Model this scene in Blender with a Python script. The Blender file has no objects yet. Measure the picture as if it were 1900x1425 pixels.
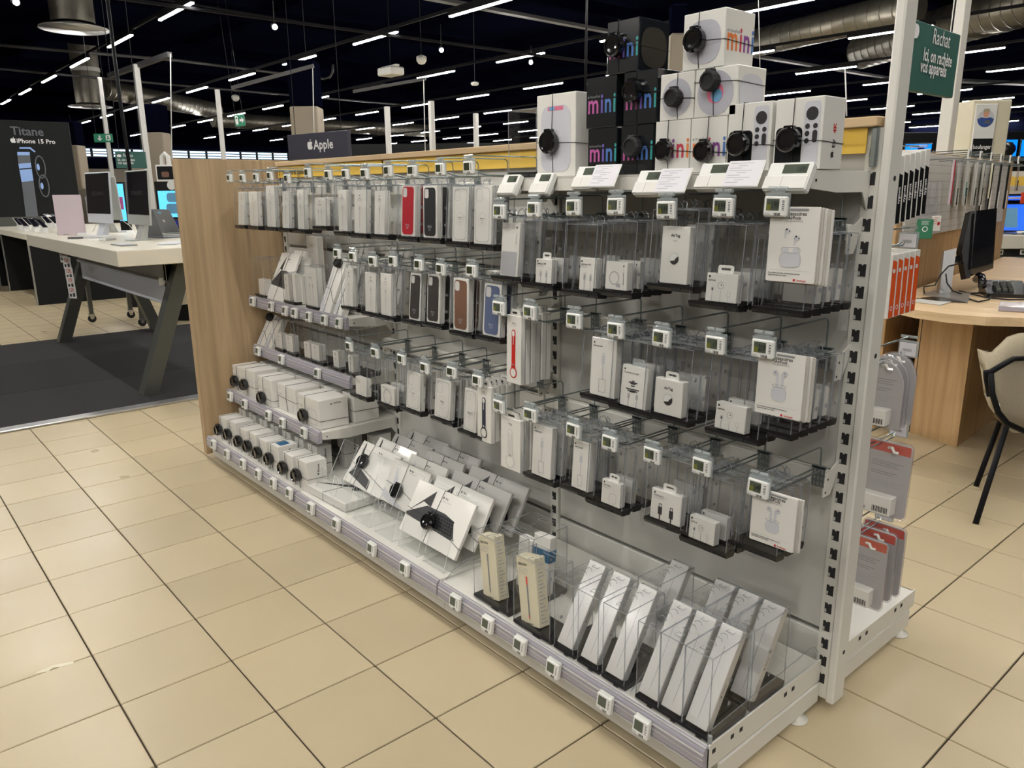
import bpy, math, random
from mathutils import Vector, Matrix
PI=math.pi
random.seed(7)
C=bpy.context.scene.collection
S=bpy.context.scene
# ---------------------------------------------------------------- camera
FPX=1432.66; YAW=0.862163; PIT=0.2462086; ROL=-0.0099845
CAM=Vector((0.81684,-1.74397,1.31878))
F=Vector((-math.sin(YAW)*math.cos(PIT),math.cos(YAW)*math.cos(PIT),-math.sin(PIT)))
r0=Vector((math.cos(YAW),math.sin(YAW),0)); u0=r0.cross(F)
RT=r0*math.cos(ROL)+u0*math.sin(ROL); UP=-r0*math.sin(ROL)+u0*math.cos(ROL)
cd=bpy.data.cameras.new('camera'); cam=bpy.data.objects.new('camera',cd); C.objects.link(cam)
cd.sensor_width=36; cd.lens=FPX/1900*36; cd.clip_start=.05; cd.clip_end=200
cam.matrix_world=Matrix(((RT.x,UP.x,-F.x,CAM.x),(RT.y,UP.y,-F.y,CAM.y),(RT.z,UP.z,-F.z,CAM.z),(0,0,0,1)))
S.camera=cam
# ---------------------------------------------------------------- world, exposure
w=bpy.data.worlds.new('world'); S.world=w; w.use_nodes=True
w.node_tree.nodes['Background'].inputs[0].default_value=(.9,.93,1,1)
w.node_tree.nodes['Background'].inputs[1].default_value=.02
vs=S.view_settings; vs.view_transform='Standard'; vs.look='None'; vs.gamma=1; vs.use_curve_mapping=False; vs.exposure=0.26
LAMP=118.0
try:
    S.cycles.transparent_max_bounces=48; S.cycles.max_bounces=8; S.cycles.diffuse_bounces=3; S.cycles.glossy_bounces=3
    S.cycles.sample_clamp_indirect=4; S.cycles.use_denoising=True; S.cycles.caustics_reflective=False; S.cycles.caustics_refractive=False
except Exception: pass
def spot(name,label,loc,to,watt,angle,blend=.25,col=(1,.96,.88)):
    o=bpy.data.objects.new(name,None); C.objects.link(o); o['label']=label; o['category']='spotlight'; o['group']='spotlights on the black ceiling tracks'
    loc=Vector(loc); to=Vector(to); q=(to-loc).to_track_quat('-Z','Y'); o.location=loc; o.rotation_mode='QUATERNION'; o.rotation_quaternion=q
    g=G(); g.cyl((0,0,.17),(0,0,.0),.045,16,'black_metal'); g.cyl((0,0,.001),(0,0,-.004),.036,16,'spot_glow',cap=True); g.obj('lamp_head',o)
    l=bpy.data.lights.new('lamp_light','SPOT'); l.energy=watt; l.spot_size=angle; l.spot_blend=blend; l.shadow_soft_size=.05; l.color=col
    lo=bpy.data.objects.new('lamp_light',l); C.objects.link(lo); lo.parent=o; lo.location=(0,0,-.03)
    return o
# pixel of the 1900x1425 photograph -> point of a real plane (the plane gives the depth)
def ray(x,y): return F+RT*((x-950)/FPX)-UP*((y-712.5)/FPX)
def pl(x,y,ax,v): d=ray(x,y); return CAM+d*((v-CAM[ax])/d[ax])
def PX(x,y,v): return pl(x,y,0,v)
def PY(x,y,v): return pl(x,y,1,v)
def PZ(x,y,v=0): return pl(x,y,2,v)
def PD(x,y,d): return CAM+ray(x,y)*d
# ---------------------------------------------------------------- materials
M={}
def nm(name):
    m=bpy.data.materials.new(name); m.use_nodes=True; M[name]=m; return m,m.node_tree.nodes,m.node_tree.links
def mat(name,col,rough=.5,metal=0,emit=0,spec=None,noise=None,bump=0,ecol=None,coat=0):
    m,n,l=nm(name); p=n['Principled BSDF']; p.inputs['Base Color'].default_value=(*col,1); p.inputs['Roughness'].default_value=rough; p.inputs['Metallic'].default_value=metal
    if coat: p.inputs['Coat Weight'].default_value=coat; p.inputs['Coat Roughness'].default_value=.08
    if spec is not None: p.inputs['Specular IOR Level'].default_value=spec
    if emit: p.inputs['Emission Color'].default_value=(*(ecol or col),1); p.inputs['Emission Strength'].default_value=emit
    if noise:
        p.inputs['Base Color'].default_value=(*col,1)
        sc,amt=noise; t=n.new('ShaderNodeTexCoord'); z=n.new('ShaderNodeTexNoise'); z.inputs['Scale'].default_value=sc; z.inputs['Detail'].default_value=6
        l.new(t.outputs['Object'],z.inputs['Vector']); mx=n.new('ShaderNodeMix'); mx.data_type='RGBA'; mx.inputs[6].default_value=(*[c*(1-amt) for c in col],1); mx.inputs[7].default_value=(*[min(1,c*(1+amt)) for c in col],1)
        l.new(z.outputs['Fac'],mx.inputs[0]); l.new(mx.outputs[2],p.inputs['Base Color'])
        if bump:
            b=n.new('ShaderNodeBump'); b.inputs['Strength'].default_value=bump; b.inputs['Distance'].default_value=.002; l.new(z.outputs['Fac'],b.inputs['Height']); l.new(b.outputs['Normal'],p.inputs['Normal'])
    return m
def clear(name,tint,refl=1.0,rough=.03,body=0.0,bcol=(.9,.9,.95)):
    m,n,l=nm(name); n.remove(n['Principled BSDF']); o=n['Material Output']
    tr=n.new('ShaderNodeBsdfTransparent'); tr.inputs[0].default_value=(*tint,1); gl=n.new('ShaderNodeBsdfGlossy'); gl.inputs['Roughness'].default_value=rough
    lw=n.new('ShaderNodeLayerWeight'); lw.inputs['Blend'].default_value=.5; pw=n.new('ShaderNodeMath'); pw.operation='POWER'; pw.inputs[1].default_value=4.5; l.new(lw.outputs['Facing'],pw.inputs[0])
    mu=n.new('ShaderNodeMath'); mu.operation='MULTIPLY_ADD'; mu.inputs[1].default_value=refl*.9; mu.inputs[2].default_value=refl*.07; l.new(pw.outputs[0],mu.inputs[0])
    mx=n.new('ShaderNodeMixShader'); l.new(mu.outputs[0],mx.inputs[0]); l.new(gl.outputs[0],mx.inputs[2])
    if body:
        df=n.new('ShaderNodeBsdfDiffuse'); df.inputs[0].default_value=(*bcol,1); m2=n.new('ShaderNodeMixShader'); m2.inputs[0].default_value=body; l.new(tr.outputs[0],m2.inputs[1]); l.new(df.outputs[0],m2.inputs[2]); l.new(m2.outputs[0],mx.inputs[1])
    else: l.new(tr.outputs[0],mx.inputs[1])
    l.new(mx.outputs[0],o.inputs[0]); return m
def wood(name,c1,c2,axis='Z',scale=1.0,rough=.55):
    m,n,l=nm(name); p=n['Principled BSDF']; p.inputs['Roughness'].default_value=rough
    t=n.new('ShaderNodeTexCoord'); mp=n.new('ShaderNodeMapping'); s=[26*scale]*3; s['XYZ'.index(axis)]=1.1*scale; mp.inputs['Scale'].default_value=s
    z=n.new('ShaderNodeTexNoise'); z.inputs['Scale'].default_value=1.0; z.inputs['Detail'].default_value=8; z.inputs['Roughness'].default_value=.6; z.inputs['Distortion'].default_value=.6
    l.new(t.outputs['Object'],mp.inputs[0]); l.new(mp.outputs[0],z.inputs['Vector'])
    r=n.new('ShaderNodeValToRGB'); r.color_ramp.elements[0].position=.32; r.color_ramp.elements[0].color=(*c1,1); r.color_ramp.elements[1].position=.66; r.color_ramp.elements[1].color=(*c2,1)
    l.new(z.outputs['Fac'],r.inputs[0]); l.new(r.outputs[0],p.inputs['Base Color']); return m
def sr(r,g,b):  # sRGB bytes -> linear
    return tuple(((c/255)/12.92 if c<=10 else ((c/255+.055)/1.055)**2.4) for c in (r,g,b))
# floor tile: warm beige ceramic, slight per-tile tone and soft clouding
def tile_mat(name,base):
    m,n,l=nm(name); p=n['Principled BSDF']; p.inputs['Roughness'].default_value=.3; p.inputs['Specular IOR Level'].default_value=.45
    g=n.new('ShaderNodeNewGeometry'); z=n.new('ShaderNodeTexNoise'); z.inputs['Scale'].default_value=1.7; z.inputs['Detail'].default_value=5; l.new(g.outputs['Position'],z.inputs['Vector'])
    oi=n.new('ShaderNodeObjectInfo'); a=n.new('ShaderNodeMath'); a.operation='MULTIPLY_ADD'; a.inputs[1].default_value=.12; a.inputs[2].default_value=-.06; l.new(oi.outputs['Random'],a.inputs[0])
    b=n.new('ShaderNodeMath'); b.operation='MULTIPLY_ADD'; b.inputs[1].default_value=.22; b.inputs[2].default_value=.88; l.new(z.outputs['Fac'],b.inputs[0])
    c=n.new('ShaderNodeMath'); c.operation='ADD'; l.new(a.outputs[0],c.inputs[0]); l.new(b.outputs[0],c.inputs[1])
    hv=n.new('ShaderNodeHueSaturation'); hv.inputs['Color'].default_value=(*base,1); l.new(c.outputs[0],hv.inputs['Value']); l.new(hv.outputs[0],p.inputs['Base Color'])
    z2=n.new('ShaderNodeTexNoise'); z2.inputs['Scale'].default_value=4; l.new(g.outputs['Position'],z2.inputs['Vector']); rr=n.new('ShaderNodeMapRange'); rr.inputs[3].default_value=.22; rr.inputs[4].default_value=.42; l.new(z2.outputs['Fac'],rr.inputs[0]); l.new(rr.outputs[0],p.inputs['Roughness'])
    return m
tile_mat('tile',sr(198,182,150))
mat('grout',sr(72,62,52),.9,noise=(30,.2))
mat('white_metal',sr(226,224,216),.38)
mat('panel_white',sr(214,212,206),.45,noise=(3,.03))
mat('groove',sr(120,118,114),.5)
mat('slot_dark',(.02,.02,.022),.7)
wood('oak_panel',sr(164,140,108),sr(194,168,132))
wood('oak_trim',sr(188,160,122),sr(212,186,148),'X')
wood('desk_wood',sr(176,142,100),sr(204,172,128),'Z')
wood('desk_top_wood',sr(208,178,136),sr(228,200,160),'X')
mat('yellow',sr(236,196,84),.5)
clear('acrylic',(.988,.99,.992),.6)
clear('acrylic_edge',(.68,.70,.74),1.0,.1,.2,(.8,.82,.86))
clear('acrylic_holder',(.82,.85,.86),1.0,.08,.28,(.85,.9,.9))
clear('lilac_rail',(.74,.72,.80),.9,.12,.6,(.60,.575,.66))
clear('stand_clear',(.985,.99,.99),.5,.04,.015)
clear('bright_edge',(.9,.92,.92),.35,.15,.45,(.95,.97,.97))
clear('shrinkwrap',(.97,.97,.98),1.3,.16)
mat('black_plastic',(.012,.012,.013),.25)
mat('black_gloss',(.006,.006,.007),.08,coat=.5)
mat('black_metal',(.006,.006,.008),.6,spec=.2)
mat('black_rubber',(.01,.01,.01),.7)
mat('zinc',sr(150,160,162),.32,.85)
mat('chrome',(.75,.76,.78),.16,1)
mat('alu',sr(200,200,200),.3,.8,noise=(12,.08))
mat('box_white',sr(232,230,224),.32,coat=.25)
mat('box_cream',sr(226,218,192),.45)
mat('box_grey',sr(196,194,190),.4)
mat('card_edge',sr(206,202,192),.6)
mat('ink',sr(40,40,42),.5)
mat('ink_grey',sr(140,140,142),.5)
mat('ink_light',sr(176,176,180),.5)
mat('ink_pale',sr(206,207,212),.45)
mat('ink_red',sr(196,40,44),.5)
mat('lcd',sr(84,92,80),.2)
mat('lcd_dark',sr(58,64,46),.2)
mat('lcd_yellow',sr(112,116,48),.3)
mat('lcd_ink',sr(24,28,24),.4)
mat('esl_white',sr(236,236,232),.35)
mat('paper',sr(228,226,232),.6)
mat('kbd_dark',sr(56,56,58),.4)
mat('case_red',sr(186,36,52),.35)
mat('case_black',sr(44,46,48),.35)
mat('case_dark',sr(66,62,62),.35)
mat('case_brown',sr(124,92,76),.35)
mat('case_blue',sr(96,108,140),.35)
mat('case_hole',sr(210,208,206),.4)
mat('strap_red',sr(200,34,28),.45)
mat('strap_navy',sr(40,40,66),.45)
mat('strap_white',sr(214,212,208),.45)
mat('carpet',sr(30,30,31),.95,noise=(260,.5),bump=.6)
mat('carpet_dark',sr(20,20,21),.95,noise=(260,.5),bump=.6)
mat('dark_panel',sr(26,28,29),.6,spec=.2)
mat('ceiling_dark',(.0035,.0045,.014),1,spec=0)
mat('ceiling_deck',(.002,.0025,.008),1,spec=0)
mat('duct',sr(120,116,106),.38,.75,noise=(9,.2))
mat('pipe_grey',sr(70,70,72),.5)
mat('tube_glow',(1,1,1),.5,emit=LAMP,ecol=(1,.965,.90))
mat('spot_glow',(1,1,1),.5,emit=60,ecol=(1,.97,.92))
mat('window_glow',(.6,.8,1),.5,emit=2.2,ecol=(.55,.78,1))
mat('post_white',sr(214,214,212),.45)
mat('sign_navy',sr(50,50,66),.5)
mat('sign_green',sr(52,98,90),.5)
mat('exit_green',sr(20,110,80),.5,emit=.25)
mat('sign_white',sr(240,240,240),.5)
mat('beige_wall',sr(150,140,126),.8)
mat('table_white',sr(226,220,204),.3)
mat('table_shade',sr(208,212,220),.4)
mat('leg_grey',sr(84,86,82),.4,.3)
mat('screen_off',(.01,.01,.014),.06)
mat('screen_cyan',sr(90,190,240),.3,emit=1.0)
mat('screen_blue',sr(30,90,230),.3,emit=1.0)
mat('screen_deep',sr(10,20,90),.3,emit=.7)
mat('tv_blue',sr(10,120,220),.3,emit=1.2)
mat('imac_silver',sr(200,204,200),.3,.4)
mat('laptop_grey',sr(110,114,122),.35,.7)
mat('pinkboard',sr(220,204,212),.5)
mat('fabric_beige',sr(176,164,140),.95,noise=(180,.25),bump=.5)
mat('fabric_light',sr(196,184,160),.95,noise=(180,.15),bump=.4)
mat('orange',sr(226,88,30),.5)
mat('red_pack',sr(224,72,40),.45)
clear('blister',(.94,.93,.96),1,.08,.07)
mat('teal',sr(60,120,116),.5)
mat('green_label',sr(50,120,90),.5)
mat('mini_orange',sr(230,130,70),.4); mat('mini_red',sr(206,70,90),.4); mat('mini_purple',sr(140,80,150),.4); mat('mini_blue',sr(80,120,190),.4); mat('mini_pink',sr(190,90,160),.4); mat('mini_teal',sr(50,150,150),.4); mat('mini_violet',sr(110,90,180),.4)
mat('mesh_grey',sr(186,186,196),.6); mat('mesh_light',sr(206,206,214),.6)
mat('box_black',sr(24,27,31),.2,coat=.6)
mat('box_black_side',sr(58,55,50),.25,coat=.5)
mat('led_pink',sr(226,120,150),.4); mat('led_blue',sr(110,170,210),.4)
mat('titan',sr(104,108,116),.35,.2); mat('titan_light',sr(140,170,220),.3,.3,emit=.25); mat('titan_dark',sr(26,28,32),.3,.5)
mat('pencil_red',sr(220,84,70),.5); mat('blue_band',sr(40,100,140),.45)
mat('skin',sr(214,160,130),.6); mat('denim',sr(56,84,150),.7)
# ---------------------------------------------------------------- mesh builder
TXT={}
def text_geo(s,bold):
    k=(s,bold)
    if k not in TXT:
        c=bpy.data.curves.new('t','FONT'); c.body=s; c.size=1; c.resolution_u=2; c.offset=.018 if bold else 0
        o=bpy.data.objects.new('t',c); me=o.to_mesh()
        v=[tuple(x.co) for x in me.vertices]; f=[tuple(p.vertices) for p in me.polygons]; o.to_mesh_clear()
        bpy.data.objects.remove(o); bpy.data.curves.remove(c); TXT[k]=(v,f)
    return TXT[k]
def rr(x0,x1,z0,z1,r,n=4):
    r=min(r,(x1-x0)/2-1e-5,(z1-z0)/2-1e-5); out=[]
    for cx,cz,a in ((x1-r,z1-r,0),(x0+r,z1-r,90),(x0+r,z0+r,180),(x1-r,z0+r,270)):
        for k in range(n+1):
            t=math.radians(a+90*k/n); out.append((cx+r*math.cos(t),cz+r*math.sin(t)))
    return out
def circ(cx,cz,r,n=20): return [(cx+r*math.cos(2*PI*k/n),cz+r*math.sin(2*PI*k/n)) for k in range(n)]
class G:
    def __init__(s,M0=None): s.v=[];s.f=[];s.m=[];s.mats=[];s.M=M0 or Matrix()
    def mi(s,m):
        if m not in s.mats: s.mats.append(m)
        return s.mats.index(m)
    def add(s,vs,fs,m):
        b=len(s.v); s.v+=[tuple(s.M@Vector(p)) for p in vs]; k=s.mi(m)
        for f in fs: s.f.append(tuple(b+i for i in f)); s.m.append(k)
        return s
    def box(s,x0,x1,y0,y1,z0,z1,m):
        return s.add([(x,y,z) for x in (x0,x1) for y in (y0,y1) for z in (z0,z1)],[(0,1,3,2),(4,6,7,5),(0,4,5,1),(2,3,7,6),(0,2,6,4),(1,5,7,3)],m)
    def bbox(s,x0,x1,y0,y1,z0,z1,m,b=.004):   # box with chamfered vertical+horizontal edges
        import itertools
        vs=[];idx={}
        for sx in (0,1):
            for sy in (0,1):
                for sz in (0,1):
                    X=(x0,x1)[sx];Y=(y0,y1)[sy];Z=(z0,z1)[sz]; dx=b*(1-2*sx);dy=b*(1-2*sy);dz=b*(1-2*sz)
                    for k,p in enumerate(((X,Y+dy,Z+dz),(X+dx,Y,Z+dz),(X+dx,Y+dy,Z))): idx[(sx,sy,sz,k)]=len(vs); vs.append(p)
        i=lambda *a: idx[a]; fs=[]
        for q in (0,1):
            fs.append((i(q,0,0,0),i(q,1,0,0),i(q,1,1,0),i(q,0,1,0))); fs.append((i(0,q,0,1),i(1,q,0,1),i(1,q,1,1),i(0,q,1,1))); fs.append((i(0,0,q,2),i(1,0,q,2),i(1,1,q,2),i(0,1,q,2)))
        for a in (0,1):
            for c in (0,1):
                fs.append((i(a,c,0,0),i(a,c,1,0),i(a,c,1,1),i(a,c,0,1))); fs.append((i(a,0,c,0),i(a,1,c,0),i(a,1,c,2),i(a,0,c,2))); fs.append((i(0,a,c,1),i(1,a,c,1),i(1,a,c,2),i(0,a,c,2)))
                for d in (0,1): fs.append((i(a,c,d,0),i(a,c,d,1),i(a,c,d,2)))
        return s.add(vs,fs,m)
    def poly(s,pts,m): return s.add(pts,[tuple(range(len(pts)))],m)
    def flat(s,o2,y,m): return s.poly([(a,y,b) for a,b in o2],m)      # flat print on a face that looks to -Y
    def ring(s,o1,o2,y,m):
        n=len(o1); return s.add([(a,y,b) for a,b in o1]+[(a,y,b) for a,b in o2],[(i,(i+1)%n,n+(i+1)%n,n+i) for i in range(n)],m)
    def prism(s,o2,y0,y1,m):
        n=len(o2); return s.add([(a,y0,b) for a,b in o2]+[(a,y1,b) for a,b in o2],[tuple(range(n)),tuple(range(2*n-1,n-1,-1))]+[(i,n+i,n+(i+1)%n,(i+1)%n) for i in range(n)],m)
    def prismz(s,o2,z0,z1,m):
        n=len(o2); return s.add([(a,b,z0) for a,b in o2]+[(a,b,z1) for a,b in o2],[tuple(range(n-1,-1,-1)),tuple(range(n,2*n))]+[(i,(i+1)%n,n+(i+1)%n,n+i) for i in range(n)],m)
    def prismx(s,o2,x0,x1,m):   # outline in (y,z)
        n=len(o2); return s.add([(x0,a,b) for a,b in o2]+[(x1,a,b) for a,b in o2],[tuple(range(n-1,-1,-1)),tuple(range(n,2*n))]+[(i,(i+1)%n,n+(i+1)%n,n+i) for i in range(n)],m)
    def cyl(s,p,q,r,n,m,r2=None,cap=True):
        p=Vector(p);q=Vector(q);d=(q-p).normalized(); a=d.orthogonal().normalized(); b=d.cross(a); r2=r if r2 is None else r2
        vs=[tuple(p+(a*math.cos(2*PI*k/n)+b*math.sin(2*PI*k/n))*r) for k in range(n)]+[tuple(q+(a*math.cos(2*PI*k/n)+b*math.sin(2*PI*k/n))*r2) for k in range(n)]
        fs=[(k,(k+1)%n,n+(k+1)%n,n+k) for k in range(n)]
        if cap: fs+=[tuple(range(n-1,-1,-1)),tuple(range(n,2*n))]
        return s.add(vs,fs,m)
    def tube(s,pts,r,m,n=6):
        P=[Vector(p) for p in pts]; vs=[];fs=[]; a=None
        for i,p in enumerate(P):
            t=(P[min(i+1,len(P)-1)]-P[max(i-1,0)]).normalized()
            a=t.orthogonal().normalized() if a is None else (a-t*a.dot(t)).normalized()
            b=t.cross(a)
            vs+=[tuple(p+(a*math.cos(2*PI*k/n)+b*math.sin(2*PI*k/n))*r) for k in range(n)]
        for i in range(len(P)-1): fs+=[(i*n+k,i*n+(k+1)%n,(i+1)*n+(k+1)%n,(i+1)*n+k) for k in range(n)]
        fs+=[tuple(range(n-1,-1,-1)),tuple((len(P)-1)*n+k for k in range(n))]
        return s.add(vs,fs,m)
    def lathe(s,prof,n,m):      # prof (r,z) about z
        vs=[(r*math.cos(2*PI*k/n),r*math.sin(2*PI*k/n),z) for r,z in prof for k in range(n)]
        fs=[(i*n+k,i*n+(k+1)%n,(i+1)*n+(k+1)%n,(i+1)*n+k) for i in range(len(prof)-1) for k in range(n)]
        return s.add(vs,fs,m)
    def text(s,t,size,x,z,m,y=0,al='L',bold=False,sx=1.0,rot=0,vert=False):   # text standing on a face that looks to -Y
        v,f=text_geo(t,bold)
        if not v: return s
        w=max(p[0] for p in v)*size*sx; ox={'L':0,'C':-w/2,'R':-w}[al]; c,n=math.cos(rot),math.sin(rot)
        out=[]
        for p in v:
            a=p[0]*size*sx+ox;b=p[1]*size; out.append((x+a*c-b*n,y,z+a*n+b*c))
        return s.add(out,f,m)
    def apple(s,h,x,z,m,y=0):
        pts=[(0,.72),(.14,.78),(.32,.74),(.40,.62),(.30,.52),(.28,.38),(.36,.26),(.42,.22),(.34,.06),(.22,-.04),(.08,0),(-.08,0),(-.22,-.04),(-.34,.08),(-.44,.32),(-.42,.58),(-.28,.76),(-.12,.76)]
        s.flat([(x+a*h,z+b*h) for a,b in pts],y,m); s.flat([(x+a*h,z+b*h) for a,b in ((0,.8),(.02,.92),(.16,1.02),(.16,.9))],y,m); return s
    def obj(s,name,parent=None,smooth=False,**tags):
        me=bpy.data.meshes.new(name); me.from_pydata(s.v,[],s.f)
        for k in s.mats: me.materials.append(M[k])
        me.polygons.foreach_set('material_index',s.m)
        if smooth:
            me.polygons.foreach_set('use_smooth',[True]*len(me.polygons))
        me.update(); o=bpy.data.objects.new(name,me); C.objects.link(o)
        if parent: o.parent=parent
        for k,v in tags.items(): o[k]=v
        return o
def thing(name,label,cat,loc=(0,0,0),rot=(0,0,0),group=None):
    o=bpy.data.objects.new(name,None); C.objects.link(o); o.empty_display_size=.05; o.location=loc; o.rotation_euler=rot; o['label']=label; o['category']=cat
    if group: o['group']=group
    return o
def dup(root,loc,rot=None,label=None,group=None):
    r=root.copy(); C.objects.link(r); r.location=loc
    if rot is not None: r.rotation_euler=rot
    if label: r['label']=label
    if group: r['group']=group
    for ch in list(root.children):
        c=ch.copy(); C.objects.link(c); c.parent=r
        for g in ch.children: d=g.copy(); C.objects.link(d); d.parent=c
    return r
def struct(g,name,parent=None,**t): return g.obj(name,parent,kind='structure',**t)
ORD='first second third fourth fifth sixth seventh eighth ninth tenth eleventh twelfth thirteenth fourteenth fifteenth sixteenth seventeenth eighteenth nineteenth twentieth'.split()
# ================================================================ SETTING
TS=.30; TX0=-2.4255; TY0=-1.3780
fl=G(); fl.box(-45,9,-14,38,-.05,-.006,'grout'); floor=struct(fl,'floor')
tg=G(); tg.bbox(.0022,TS-.0022,.0022,TS-.0022,-.006,0,'tile',.0015)
cells=[]
for i in range(-60,24):
    for j in range(-24,60):
        x=TX0+i*TS;y=TY0+j*TS; c=Vector((x+.15,y+.15,0))-CAM; d=c.dot(F)
        if d<.6: continue
        px=950+FPX*c.dot(RT)/d; py=712.5-FPX*c.dot(UP)/d
        if not(-130<px<2030 and py<1640): continue
        if -4.33<x+.15<-2.5 and False: continue
        hidden=(-2.9<x<-.35 and -.28<y<.25)
        cells.append((d+(99 if hidden else 0),x,y))
cells.sort(); first=None
for k,(d,x,y) in enumerate(cells[:300]):
    if first is None: first=tg.obj('tile',floor); o=first
    else: o=first.copy(); C.objects.link(o); o.parent=floor
    o.location=(x,y,0)
rest=G()
for d,x,y in cells[300:]:
    rest.add([(x+a,y+b,0) for a,b in ((.003,.003),(TS-.003,.003),(TS-.003,TS-.003),(.003,TS-.003))],[(0,1,2,3)],'tile')
r=rest.obj('tile_field',floor); r['kind']='stuff'
# chipped tile corner (bare patch of worn glaze)
g=G(); cp=[PZ(x,y,.0008) for x,y in ((62,1250),(90,1246),(98,1238),(112,1238),(118,1236),(136,1232),(137,1227),(100,1234))]; g.poly([tuple(p) for p in cp],'box_cream'); struct(g,'floor_chip',floor)
# ceiling, far walls
g=G(); g.box(-45,9,-14,38,6.2,6.3,'ceiling_dark'); ceil=struct(g,'ceiling')
g=G()
for k in range(13): g.box(-45,9,-13+k*4.2,-12.75+k*4.2,5.9,6.2,'ceiling_deck')
for k in range(9): g.box(-44+k*6,-43.8+k*6,-14,38,5.6,5.9,'ceiling_deck')
struct(g,'ceiling_beam',ceil)
g=G(); g.box(-45.2,-45,-14,38,0,6.2,'ceiling_deck'); g.box(-45,-44.98,-14,38,0,2.6,'beige_wall'); wl=struct(g,'wall_far')
g=G(); g.box(-45,9,38,38.2,0,6.2,'ceiling_deck'); g.box(-45,9,37.98,38,0,2.4,'dark_panel'); struct(g,'wall_back')
g=G(); g.box(9,9.2,-14,38,0,6.2,'ceiling_deck'); struct(g,'wall_side')
g=G(); g.box(-45,9,-14.2,-14,0,6.2,'beige_wall'); struct(g,'wall_front')
# long band of daylight windows on the far wall, sliced by blinds
a=PX(170,275,-44.9); b=PX(535,297,-44.9)
wn=G(); wn.box(-44.95,-44.9,a.y-2,b.y,b.z,a.z,'window_glow'); wo=struct(wn,'window_1')
g=G()
for k in range(4): zz=b.z+(a.z-b.z)*k/3; g.box(-44.9,-44.84,a.y-2,b.y,zz-.03,zz+.02,'pipe_grey')
for k in range(14): yy=a.y-2+(b.y-a.y+2)*k/13; g.box(-44.9,-44.85,yy-.06,yy+.06,b.z,a.z,'dark_panel')
struct(g,'window_blind',wo)
# ---- ceiling lights: rows along X
rows=[2.75+3.5*j for j in range(-4,11)]
lt=thing('ceiling_light','slim black linear ceiling light with a glowing white tube, hung in rows','ceiling light',(0,0,4),group='linear lights hung in rows under the ceiling')
g=G(); g.bbox(-.78,.78,-.03,.03,.015,.075,'black_metal',.006); g.obj('housing',lt)
g=G(); g.bbox(-.75,.75,-.026,.026,-.004,.02,'tube_glow',.006); g.obj('tube',lt)
n=0; used=False
for j,y in enumerate(rows):
    for k in range(-4,14):
        x=-.02-3.055*k
        c=Vector((x,y,4))-CAM; d=c.dot(F)
        if d<1: inview=False
        else:
            px=950+FPX*c.dot(RT)/d; py=712.5-FPX*c.dot(UP)/d; inview=-150<px<2050 and -150<py<420
        near=abs(x)<13 and -9<y<8
        if not(inview or near): continue
        if y>3 and x>3: continue
        if not used: lt.location=(x,y,4); used=True
        else: dup(lt,(x,y,4))
# track rails the lights hang on, plus suspension wires
for j,y in enumerate(rows):
    g=G(); g.box(-40,9,y-.02,y+.02,4.08,4.13,'black_metal'); g.obj('light_track',label='thin black track carrying the row of linear lights, '+ORD[j]+' row',category='track')
# spotlights on a nearer track
spots=[((510,50),3.6),((819,93),3.7),((985,116),3.8),((30,4),3.6),((133,240),3.6)]
g=G(); a=PZ(300,8,3.95); b=PZ(1090,115,3.95); d=(b-a); g.tube([tuple(a-d*.3),tuple(b+d*.6)],.03,'black_metal',4); g.obj('spot_track',label='black track rail carrying the round spotlights',category='track')
for i,((x,y),z) in enumerate(spots):
    p=PZ(x,y,z)
    toward=(CAM+Vector((-1.2,1.2,-1.0)))
    so=spot('spotlight','round white spotlight glaring on a black ceiling track',p,(toward.x,toward.y,.4),60,.9)
    g=G(so.rotation_quaternion.to_matrix().inverted().to_4x4()); g.cyl((0,0,.05),(0,0,3.97-p.z+.15),.008,6,'black_metal'); g.obj('stem',so)
# shop spots above the aisle, aimed at the display (outside the frame to the top)
spot('spotlight','round white spotlight glaring on a black ceiling track',(1.2,-2.6,3.7),(-1.2,-.1,.7),70,1.15,.5)
spot('spotlight','round white spotlight glaring on a black ceiling track',(-.6,-3.0,3.7),(-2.6,-.1,.7),70,1.15,.5)
# ---- ducts, trays, pipes
def pipe(name,label,cat,pts,r,m,n=16): g=G(); g.tube([tuple(p) for p in pts],r,m,n); return g.obj(name,smooth=True,label=label,category=cat)
def duct(label,a,b,r):
    t=thing('air_duct',label,'duct'); a=Vector(a);b=Vector(b); g=G(); g.cyl(a,b,r,24,'duct'); g.obj('duct_tube',t,smooth=True)
    g=G(); L=(b-a).length; d=(b-a).normalized(); n=min(60,int(L/.28))
    for k in range(n+1): p=a+d*(L*k/n); g.cyl(p-d*.012,p+d*.012,r*1.025,24,'duct')
    g.obj('spiral_seam',t)
duct('wide silver spiral air duct running above the speaker boxes',PZ(1380,85,4.6),PZ(1700,10,4.6),.30)
duct('silver spiral air duct bending behind the green sign',PZ(1600,95,4.7),PZ(1960,-10,4.7),.42)
duct('long dim spiral air duct over the far aisles',PZ(395,222,4.5),PZ(800,243,4.5),.32)
duct('silver air duct branching beside the cylinder diffuser',PZ(190,165,4.5),PZ(400,205,4.5),.30)
def diffuser(label,px,top,z,r,h):
    p=PZ(px[0],px[1],z); t=thing('air_diffuser',label,'diffuser',p)
    g=G(); g.lathe([(r*.62,.12),(r*.62,h)],24,'duct'); g.lathe([(r*.65,h*.45),(r*.65,h*.5)],24,'box_grey'); g.obj('neck',t,smooth=True)
    g=G(); g.lathe([(0,0),(r,.02),(r*.98,.04),(r*.3,.12)],32,'alu'); g.obj('disc_plate',t,smooth=True)
diffuser('silver cylinder air diffuser with a round plate, above the black tower sign',(138,57),0,3.9,.52,2.3)
diffuser('smaller cylinder air diffuser hanging further off over the tables',(168,200),0,3.9,.62,2.3)
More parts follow.
